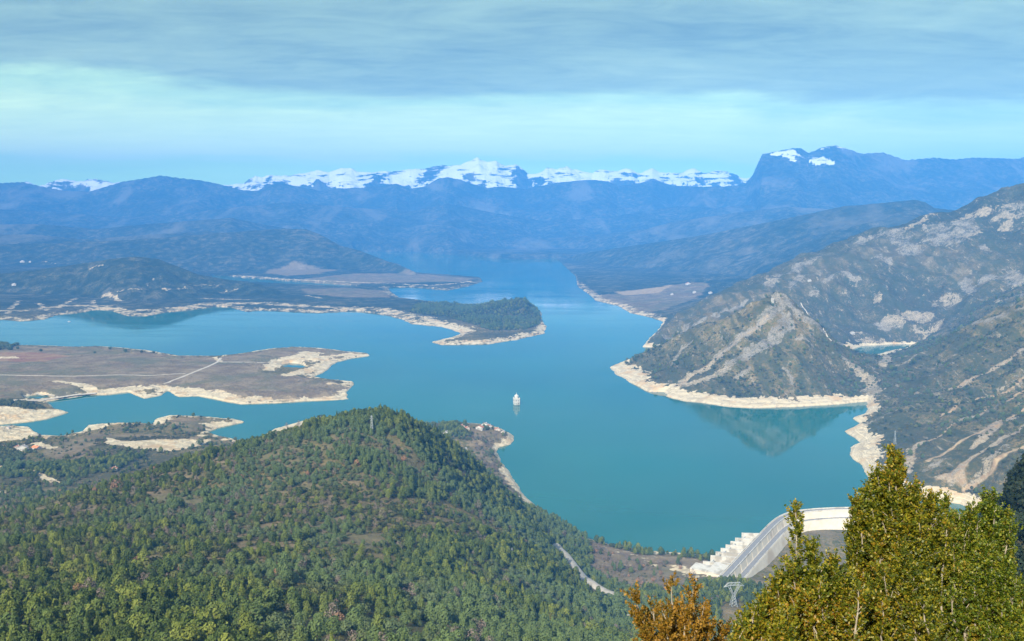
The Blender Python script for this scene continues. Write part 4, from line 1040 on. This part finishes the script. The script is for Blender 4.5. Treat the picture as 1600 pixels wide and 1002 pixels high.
box_leaf_mat('box_leaf_olive', (.020, .042, .004), (.088, .108, .007), (.245, .215, .013), (.300, .135, .014))
box_leaf_mat('box_leaf_green', (.018, .044, .005), (.074, .112, .008), (.190, .205, .015), (.270, .170, .018))
box_leaf_mat('box_leaf_orange', (.080, .065, .008), (.200, .120, .012), (.300, .150, .018), (.34, .20, .035))
def shrub(label, spires, m, seed, Y, dens=1.0, trunk=None):
    g = np.random.default_rng(seed)
    bx = np.mean([s[2] for s in spires]); base = at(bx, 1090, Y); gz = float(zat(base[0], base[1])) - .15
    root = thing('box_shrub', label, 'shrub', (base[0], base[1], gz))
    o0 = np.array([base[0], base[1], gz])
    stems = []; LV = []
    more = []
    for (tx, ty, bx_, by_, rp, dy) in spires:
        if rp > 20:
            for q in range(4):
                f_ = g.uniform(.12, .5); ox = g.uniform(-1, 1) * rp * 1.0
                more.append((tx + ox, ty + (by_ - ty) * f_ * .35 + abs(ox) * .35, bx_ + ox * .35, min(by_, ty + 260), max(8, rp * .24), dy + g.uniform(-.12, .05)))
    for (tx, ty, bx_, by_, rp, dy) in list(spires) + more:
        Yd = Y + dy
        tip = at(tx, ty, Yd); bot = at(bx_, by_, Yd + g.uniform(-.05, .05)); px1 = Yd / F
        L = np.linalg.norm(tip - bot); ax = (tip - bot) / L
        Rb = rp * px1
        # the stem wanders a little
        k = 7; ts = np.linspace(0, 1, k); mid = bot[None] + (tip - bot)[None] * ts[:, None] + g.normal(0, .012, (k, 3)) * (ts * (1 - ts) * 4)[:, None]
        stems.append(([o0 + (bot - o0) * .0] + [o0 + (bot - o0) * .5] + list(mid), Rb))
        nt = int(dens * (40 + L * Rb * 2600))
        t = g.uniform(0, 1, nt) ** .85
        P0 = np.stack([np.interp(t, ts, mid[:, i]) for i in range(3)], 1)
        e1 = np.cross(ax, (0, 1, 0)); e1 /= np.linalg.norm(e1); e2 = np.cross(ax, e1)
        a = g.uniform(0, 2 * math.pi, nt)
        rad = np.cos(a)[:, None] * e1 + np.sin(a)[:, None] * e2
        lump = 1 + .35 * np.sin(a * 2 + t * 17 + g.uniform(0, 6)) + .2 * np.sin(a * 3 - t * 29)
        Rt = Rb * (1 - t) ** .75 * lump + .012
        d = rad * .42 + ax * .92 + g.normal(0, .20, (nt, 3)); d /= np.linalg.norm(d, axis=1)[:, None]
        st = P0 + rad * (Rt * g.uniform(.15, .75, nt))[:, None]
        ln = np.clip(Rt * 1.1, .06, .20) * g.uniform(.7, 1.3, nt)
        for q in range(nt):
            if q % 3 == 0: stems.append(([P0[q], (P0[q] + st[q]) / 2 + ax * .01, st[q] + d[q] * ln[q] * .8], -.0016))
        npair = 11
        s = np.linspace(.1, 1, npair)
        for i in range(npair):
            for sgn in (1, -1):
                side = np.cross(d, g.normal(0, 1, (nt, 3)) * .5 + (np.array((0, 1, .3)) if i % 2 else np.array((1, 0, .2)))); side /= np.linalg.norm(side, axis=1)[:, None]
                ld = d * .62 + side * sgn * .8 + g.normal(0, .18, (nt, 3)); ld /= np.linalg.norm(ld, axis=1)[:, None]
                pos = st + d * (ln * s[i])[:, None]
                ll = .0165 * g.uniform(.7, 1.25, nt) * (1 - .25 * s[i]); w = ll * g.uniform(.26, .36, nt)
                nn = np.cross(ld, g.normal(0, 1, (nt, 3)) + np.array((0, 0, .6))); nn /= np.linalg.norm(nn, axis=1)[:, None]
                up = np.cross(ld, nn)
                V = np.stack([pos, pos + ld * (ll * .35)[:, None] + nn * w[:, None] + up * (ll * .1)[:, None], pos + ld * (ll * .72)[:, None] + nn * (w * .85)[:, None] + up * (ll * .1)[:, None], pos + ld * ll[:, None],
                              pos + ld * (ll * .72)[:, None] - nn * (w * .85)[:, None] + up * (ll * .1)[:, None], pos + ld * (ll * .35)[:, None] - nn * w[:, None] + up * (ll * .1)[:, None]], 1)
                kp = g.uniform(0, 1, nt) < .92
                LV.append(V[kp])
    LV = np.concatenate(LV).reshape(-1, 3) - o0
    new_mesh('foliage', LV, np.arange(len(LV)).reshape(-1, 6), m, True, root)
    bm_ = MB(); tw = MB()
    for p, Rb in stems:
        p = [np.array(q) - o0 for q in p]
        if Rb < 0: tw.tube(p, [-Rb, -Rb, -Rb * .6], 3, False)
        else:
            r0 = max(.006, min(.016, Rb * .09)); bm_.tube(p, list(np.linspace(r0 * 1.5, .0025, len(p))), 6)
    bm_.build('stem', 'stem', root); tw.build('twigs', 'stem', root)['kind'] = 'stuff'
    print('shrub leaves', len(LV) // 6)
    return root
box_leaf_mat('box_leaf_painted_shade', (.006, .014, .003), (.014, .026, .004), (.030, .044, .008), (.06, .05, .010))  # shade painted into leaf colour, for a backing shrub added behind the gaps
shrub('box shrub in painted shade green, added to darken the gaps behind the tall olive one',
      [(1400,770,1410,1100,46,.5), (1350,850,1360,1100,52,.5), (1440,800,1440,1100,50,.5), (1316,890,1325,1100,30,.4), (1338,840,1345,1100,28,.45), (1470,845,1475,1100,50,.4), (1272,925,1280,1110,30,.4), (1530,830,1530,1100,56,.6), (1380,900,1390,1110,60,.4), (1245,950,1250,1110,30,.4), (1568,850,1560,1100,40,.6)], 'box_leaf_painted_shade', 13, 4.8, .9)
shrub('tall olive green box shrub with the highest leafy top, in front of the dam',
      [(1398,711,1420,1100,50,0), (1376,746,1398,1090,32,.05), (1430,763,1442,1090,36,-.05), (1356,776,1372,1050,28,.15), (1340,783,1345,1040,22,.25), (1454,781,1455,1090,30,.1), (1408,861,1418,1100,34,-.25),
       (1366,916,1380,1100,32,-.3), (1450,911,1456,1100,32,-.35), (1420,811,1430,1100,36,.15), (1384,811,1392,1100,36,.2)], 'box_leaf_olive', 3, 4.6, 1.1)
shrub('bushy green box shrub at the right, below the dark slope',
      [(1545,779,1530,1090,42,.3), (1520,797,1510,1090,32,.25), (1568,806,1550,1090,34,.4), (1494,811,1500,1080,36,.25), (1478,786,1490,1080,20,.3), (1540,861,1535,1090,38,.0), (1504,891,1505,1100,32,-.05), (1560,911,1560,1100,38,.1), (1588,916,1590,1110,26,-.1), (1578,961,1570,1110,36,-.2), (1515,841,1515,1090,34,.3)], 'box_leaf_green', 4, 4.7, 1.1)
shrub('narrow orange tinged box shrub whose thin spire crosses the dam wall',
      [(1243,796,1264,1090,13,-.1), (1264,858,1290,1100,28,-.1), (1300,880,1310,1100,26,.0), (1222,905,1250,1110,26,-.15), (1278,900,1285,1110,38,-.2), (1312,905,1320,1110,34,-.2)], 'box_leaf_olive', 5, 4.3, 1.2)
shrub('low yellow brown box shrub left of the narrow spire, at the bottom edge',
      [(1215,915,1225,1100,18,-.1), (1194,940,1205,1110,22,-.1), (1175,965,1190,1110,22,-.15), (1232,960,1240,1120,28,-.2), (1155,985,1170,1120,18,0)], 'box_leaf_olive', 6, 4.1, 1.2)
shrub('small bright orange box shrub, leftmost of the near shrubs',
      [(1049,913,1058,1080,7,0), (1084,918,1074,1080,6,.05), (990,932,1045,1060,5,0), (1002,968,1052,1070,5,-.05), (1072,950,1070,1080,10,-.1), (1034,952,1058,1080,7,-.1), (1098,955,1085,1080,8,-.05), (1020,945,1052,1070,5,.05), (1012,995,1055,1080,7,-.1), (1060,960,1064,1080,9,.05),
       (1130,982,1110,1090,7,0), (1108,975,1098,1090,7,-.1), (1040,985,1060,1090,12,-.15), (1085,985,1080,1090,11,-.15), (1148,995,1128,1090,5,0), (1000,1010,1052,1090,6,0)], 'box_leaf_orange', 8, 4.4, 1.1)

# ------------------------------------------------------------------ buildings
def house(name, label, loc, rz, w, d, h, roof, wall='white_plaster', rh=None, rows=1, cat='house', sc=1.0, group=None, chimney=True):
    r = thing(name, label, cat, loc, rz, group, sc); rh = rh or w * .22
    b = MB(); b.box(-w / 2, -d / 2, -2, w / 2, d / 2, h)
    b.raw([(-w / 2, -d / 2, h), (w / 2, -d / 2, h), (0, -d / 2, h + rh), (-w / 2, d / 2, h), (w / 2, d / 2, h), (0, d / 2, h + rh)], [(0, 1, 2), (5, 4, 3)])
    b.build('wall', wall, r)
    b = MB(); e = .5; t = .25
    for s in (-1, 1):
        x1 = s * (w / 2 + e); z1 = h - e * rh / (w / 2)
        V = [(0, -d / 2 - e, h + rh + .05), (x1, -d / 2 - e, z1 + .05), (x1, d / 2 + e, z1 + .05), (0, d / 2 + e, h + rh + .05)]
        V += [(x, y, z + t) for x, y, z in V]
        b.raw(V, [(0, 3, 2, 1), (4, 5, 6, 7), (0, 1, 5, 4), (1, 2, 6, 5), (2, 3, 7, 6), (3, 0, 4, 7)] if s > 0 else [(0, 1, 2, 3), (7, 6, 5, 4), (4, 5, 1, 0), (5, 6, 2, 1), (6, 7, 3, 2), (7, 4, 0, 3)])
    rf = b.build('roof', roof, r)
    if chimney:
        b = MB(); b.box(w * .15, d * .2, h + rh * .4, w * .15 + .9, d * .2 + .9, h + rh + 1.2); b.build('chimney', wall, rf)
    for row in range(rows):
        for k in range(max(2, int(w / 3.5))):
            x = -w / 2 + (k + .5) * w / max(2, int(w / 3.5)); z = 1.0 + row * 3
            b = MB(); b.box(x - .55, -d / 2 - .06, z, x + .55, -d / 2 + .02, z + 1.3); b.build('window', 'glass_dark', r)
    b = MB(); b.box(-w / 2 - .06, -.6, 0, -w / 2 + .02, .6, 2.2); b.build('door', 'dark_opening', r)
    return r
for p, rz, w, d, h, roof, wall, lb in (
    ((697,680), .1, 13, 9, 5, 'grey_roof', 'white_plaster', 'white lakeside house among pines, left of the others on the point'),
    ((704,679), .1, 9, 7, 3.5, 'grey_roof', 'white_plaster', 'low white annexe joined right of the white house among pines'),
    ((722,668), .6, 9, 8, 4, 'roof_tile', 'pale_wall', 'tan house at the top of the steep rocky bank on the point'),
    ((730,672), .4, 8, 8, 5, 'roof_tile', 'pale_wall', 'small tan house between the pines and the white hall on the point'),
    ((750,672), -.4, 15, 9, 6, 'roof_tile', 'white_plaster', 'long white house with red roof on the lakeside point'),
    ((758,668), -.2, 14, 9, 7, 'grey_roof', 'white_plaster', 'tallest white house in the middle of the lakeside point'),
    ((765,669), .3, 10, 8, 5, 'roof_tile', 'white_plaster', 'white house with red roof right of the tallest one'),
    ((777,673), .2, 12, 7, 3.5, 'roof_tile', 'pale_wall', 'long low tan house nearest the tip of the point'),
    ((786,677), -.2, 8, 7, 3.5, 'grey_roof', 'pale_wall', 'small grey roofed hut at the tip of the point'),
    ((36,705), .2, 17, 11, 8, 'grey_roof', 'white_plaster', 'pale two storey house at the left edge of the cove'),
    ((27,702), .2, 10, 8, 5, 'roof_tile', 'pale_wall', 'low pinkish building left of the pale two storey house'),
    ((57,702), 1.2, 12, 14, 4, 'orange_roof', 'pale_wall', 'barn with bright orange roof near the left cove'),
    ((179,735), .3, 9, 8, 4, 'roof_tile', 'pale_wall', 'small pink roofed hut among trees behind the hill'),
    ((12,670), .1, 8, 6, 3, 'grey_roof', 'pale_wall', 'grey hut on the bank at the left edge')):
    house('house', lb, hit(*p), rz, w, d, h, roof, wall, rows=2 if h > 5.5 else 1)
for p, w, d, h, lb in (((35,410), 34, 16, 9, 'long white farm building far away at the left, wider of the pair'), ((47,410), 16, 12, 8, 'small white farm building right of the long far one'),
    ((1075,445), 26, 14, 8, 'pinkish farm building on the far right plain'), ((1110,459), 18, 12, 7, 'pale farm building at the right end of the far fields'), ((1085,458), 16, 12, 7, 'pale farm building in the middle of the far fields'),
    ((1050,461), 14, 10, 6, 'pale farm building at the left end of the far fields'), ((22,446), 22, 14, 8, 'white building on the far left hillside'), ((1265,440), 12, 9, 6, 'lone pale hut on the flank of the big mountain'), ((1332,522), 14, 9, 6, 'pale house above the small bay beach behind the headland')):
    house('farm_building', lb, hit(*p), .3, w, d, h, 'roof_tile' if 'pink' in lb else 'grey_roof', 'white_plaster', cat='building')

# ------------------------------------------------------------------ stone tower in the lake
def lake_tower():
    p = gnd(807, 632); r = thing('intake_tower', 'white tower with a domed cap rising from the middle of the lake', 'tower', p, .3)
    b = MB(); b.box(-6.5, -6.5, -8, 6.5, 6.5, 14); bd = b.build('body', 'white_plaster', r)
    b = MB(); b.box(-7.1, -7.1, 14.01, 7.1, 7.1, 15.2); b.build('cornice', 'white_plaster', r)
    b = MB(); b.box(-7.1, -7.1, 6.2, 7.1, 7.1, 6.9); b.build('string_course', 'pale_wall', r)
    b = MB()
    n = 8; V = [(4.9 * math.cos(2 * math.pi * (k + .5) / n), 4.9 * math.sin(2 * math.pi * (k + .5) / n), z) for z in (15.21, 20) for k in range(n)]
    b.raw(V, [(k, (k + 1) % n, n + (k + 1) % n, n + k) for k in range(n)] + [tuple(range(n, 2 * n))]); b.build('upper_stage', 'white_plaster', r)
    b = MB(); prof = [(5.4, 20.01), (5.4, 20.7), (4.4, 22.4), (2.6, 24), (1.0, 25), (.5, 26.2), (.35, 29.5)]
    n = 12; V = [(a * math.cos(2 * math.pi * k / n), a * math.sin(2 * math.pi * k / n), z) for a, z in prof for k in range(n)]
    b.raw(V, [(j * n + k, j * n + (k + 1) % n, (j + 1) * n + (k + 1) % n, (j + 1) * n + k) for j in range(len(prof) - 1) for k in range(n)] + [tuple((len(prof) - 1) * n + k for k in range(n))]); b.build('dome', 'white_plaster', r)
    for sx, sy in ((-1, -1), (1, -1), (-1, 1), (1, 1)):
        b = MB(); b.box(sx * 6 - .7, sy * 6 - .7, 15.21, sx * 6 + .7, sy * 6 + .7, 17.6); b.build('pinnacle', 'white_plaster', r)
    for z in (1.5, 8.6):
        for x in (-2.8, 2.8):
            b = MB(); b.box(x - .8, -6.56, z, x + .8, -6.4, z + 3); b.build('window', 'glass_dark', bd)
            b = MB(); b.box(-6.56, x - .8, z, -6.4, x + .8, z + 3); b.build('window', 'glass_dark', bd)
lake_tower()
def ruin():
    p = hit(1207, 474); r = thing('stone_tower', 'small pale stone watchtower on the summit of the pyramid headland', 'tower', p - np.array((0, 0, 1)), .4, None, 1.0)
    b = MB(); b.raw([(-3.4, -3, 0), (3.4, -3, 0), (3.4, 3, 0), (-3.4, 3, 0), (-2.9, -2.6, 15), (2.9, -2.6, 15), (2.9, 2.6, 15), (-2.9, 2.6, 15)], [(0, 3, 2, 1), (4, 5, 6, 7), (0, 1, 5, 4), (1, 2, 6, 5), (2, 3, 7, 6), (3, 0, 4, 7)]); b.build('shaft', 'stone', r)
    b = MB(); b.box(-3.3, -3, 15.01, 3.3, 3, 16); b.build('parapet', 'stone', r)
    b = MB(); b.box(-.6, -3.0, 8, .6, -2.6, 10.2); b.build('window', 'dark_opening', r)
ruin()

# ------------------------------------------------------------------ pylons and poles
def cat_pylon(p, sc, label, name='lattice_pylon', rz=0.0, rad=.30):
    r = thing(name, label, 'pylon', p, rz, None, sc); b = MB()
    zw = 12.0
    def lvl(z): return 3.3 + (1.1 - 3.3) * z / zw
    cs = [(-1, -1), (1, -1), (1, 1), (-1, 1)]
    for sx, sy in cs: b.bar((sx * lvl(-1), sy * lvl(-1), -1), (sx * 1.1, sy * 1.1, zw), rad)
    zs = [0, 3.5, 6.5, 9.5, zw]
    for z0, z1 in zip(zs[:-1], zs[1:]):
        for i in range(4):
            a, c = cs[i], cs[(i + 1) % 4]
            b.bar((a[0] * lvl(z0), a[1] * lvl(z0), z0), (c[0] * lvl(z1), c[1] * lvl(z1), z1), rad * .5)
            b.bar((c[0] * lvl(z0), c[1] * lvl(z0), z0), (a[0] * lvl(z1), a[1] * lvl(z1), z1), rad * .5)
    b.build('body', 'steel', r)
    for s in (-1, 1):
        b = MB()
        A, B = (s * 1.1, zw), (s * 6.6, 22.5)
        for sy in (-.8, .8):
            b.bar((A[0], sy, A[1]), (B[0] + s * .2, sy, B[1]), rad * .9); b.bar((0, sy, zw + .8), (B[0] - s * 2.0, sy, B[1] + .3), rad * .8)
            b.bar((s * 3.2, sy, 16), (s * 2.0, sy, 18), rad * .5); b.bar((s * 4.8, sy, 19.2), (s * 3.2, sy, 20.4), rad * .5); b.bar((s * 2.0, sy, 14), (s * 1.2, sy, 15.6), rad * .5)
        b.build('fork_arm', 'steel', r)
        b = MB()
        for sy in (-.7, .7):
            b.bar((s * 6.6, sy, 22.5), (s * 11.5, 0, 21.4), rad * .8); b.bar((s * 6.3, sy, 25.6), (s * 11.5, 0, 21.4), rad * .6)
        b.bar((s * 8.8, -.4, 21.9), (s * 8.6, -.3, 24.0), rad * .5)
        b.build('side_arm', 'steel', r)
        b = MB(); b.tube([(s * 11.2, 0, 21.3), (s * 11.2, 0, 18.6)], .22, 5); b.build('insulator', 'glass_dark', r)
    b = MB()
    for z in (22.9, 25.8):
        for sy in (-.7, .7): b.bar((-6.7, sy, z), (6.7, sy, z), rad * .9)
    for k in range(6):
        x0 = -6.5 + k * 13 / 6; x1 = x0 + 13 / 6
        for sy in (-.7, .7): b.bar((x0, sy, 22.9 if k % 2 else 25.8), (x1, sy, 25.8 if k % 2 else 22.9), rad * .5)
    b.build('top_beam', 'steel', r)
    return r
cat_pylon(hit(1146, 947), 1.0, 'fork headed lattice pylon standing below the left end of the dam', rz=.15, rad=.26)
def mast(p, h, label, sc=1.0, name='lattice_mast', arms=3, rad=.22):
    r = thing(name, label, 'pylon', p, .3, None, sc); b = MB()
    w0, w1 = h * .075, h * .014
    cs = [(-1, -1), (1, -1), (1, 1), (-1, 1)]
    def W_(z): return w0 + (w1 - w0) * z / h
    for sx, sy in cs: b.bar((sx * W_(-1), sy * W_(-1), -1), (sx * w1, sy * w1, h), rad)
    n = 6
    for k in range(n):
        z0, z1 = h * k / n, h * (k + 1) / n
        for i in range(4):
            a, c = cs[i], cs[(i + 1) % 4]; b.bar((a[0] * W_(z0), a[1] * W_(z0), z0), (c[0] * W_(z1), c[1] * W_(z1), z1), rad * .5)
    b.build('body', 'steel', r)
    for k in range(arms):
        z = h * (.72 + .12 * k); L = h * (.10 if k == 1 else .075)
        b = MB(); b.bar((-L, 0, z), (L, 0, z), rad * .8); b.bar((-L, 0, z), (0, 0, z + h * .05), rad * .5); b.bar((L, 0, z), (0, 0, z + h * .05), rad * .5); b.build('cross_arm', 'steel', r)
    return r
mast(hit(581, 676), 20, 'slender grey lattice mast on the crest of the wooded hill', rad=.28)
mast(hit(1398, 694), 26, 'faint lattice mast in the dark trees of the right-hand shore', rad=.22)
mast(hit(800, 872), 10, 'thin double mast in the pines right of the hill centre', rad=.12)
for p, h, lb in (((915,927), 8, 'short pale post beside the road bend above the pines'), ((981,973), 8, 'thin white post in the pines left of the orange shrub')):
    r = thing('utility_pole', lb, 'pole', hit(*p), .2)
    b = MB(); b.tube([(0, 0, -1), (0, 0, h)], [.34, .24], 6); b.build('post', 'concrete_white', r)
    b = MB(); b.box(-1.7, -.15, h - .9, 1.7, .15, h - .5); b.build('cross_arm', 'concrete_white', r)

# boat on the left arm of the lake
def boat():
    p = gnd(108, 503); r = thing('boat', 'small white boat off the far left shore', 'boat', p, .3)
    b = MB(); sec = []
    for x, w, z in ((-6, 1.9, 1.3), (-2, 2.3, 1.2), (3, 1.9, 1.4), (6.5, .1, 1.9)):
        sec += [(x, -w, z), (x, -w * .7, -.4), (x, w * .7, -.4), (x, w, z)]
    b.raw(sec, [(j * 4 + k, j * 4 + 4 + k, j * 4 + 5 + k, j * 4 + 1 + k) for j in range(3) for k in range(3)] + [(0, 1, 2, 3), (15, 14, 13, 12)] + [(j * 4 + 3, j * 4 + 7, j * 4 + 4, j * 4) for j in range(3)])
    b.build('hull', 'white_plaster', r)
    b = MB(); b.box(-2.5, -1.4, 1.31, 1.8, 1.4, 3.4); c = b.build('cabin', 'white_plaster', r)
    b = MB(); b.box(1.75, -1.1, 2.2, 1.86, 1.1, 3.0); b.build('window', 'glass_dark', c)
boat()

# ------------------------------------------------------------------ haze
def haze():
    b = MB(); b.box(-19500, -800, -90, 19500, 19600, 1560)
    o = b.build('haze', None); tag(o, 'thin blue air over the lake valley', 'haze', kind='stuff')
    m = bpy.data.materials.new('haze'); m.use_nodes = True; g = NT(m.node_tree)
    v = g.n('ShaderNodeVolumePrincipled', ins={'Color': (.070, .35, .95, 1), 'Density': 7.6e-5, 'Anisotropy': -.35})
    g.n('ShaderNodeOutputMaterial', ins={1: v.outputs[0]})
    o.data.materials.append(m)
haze()
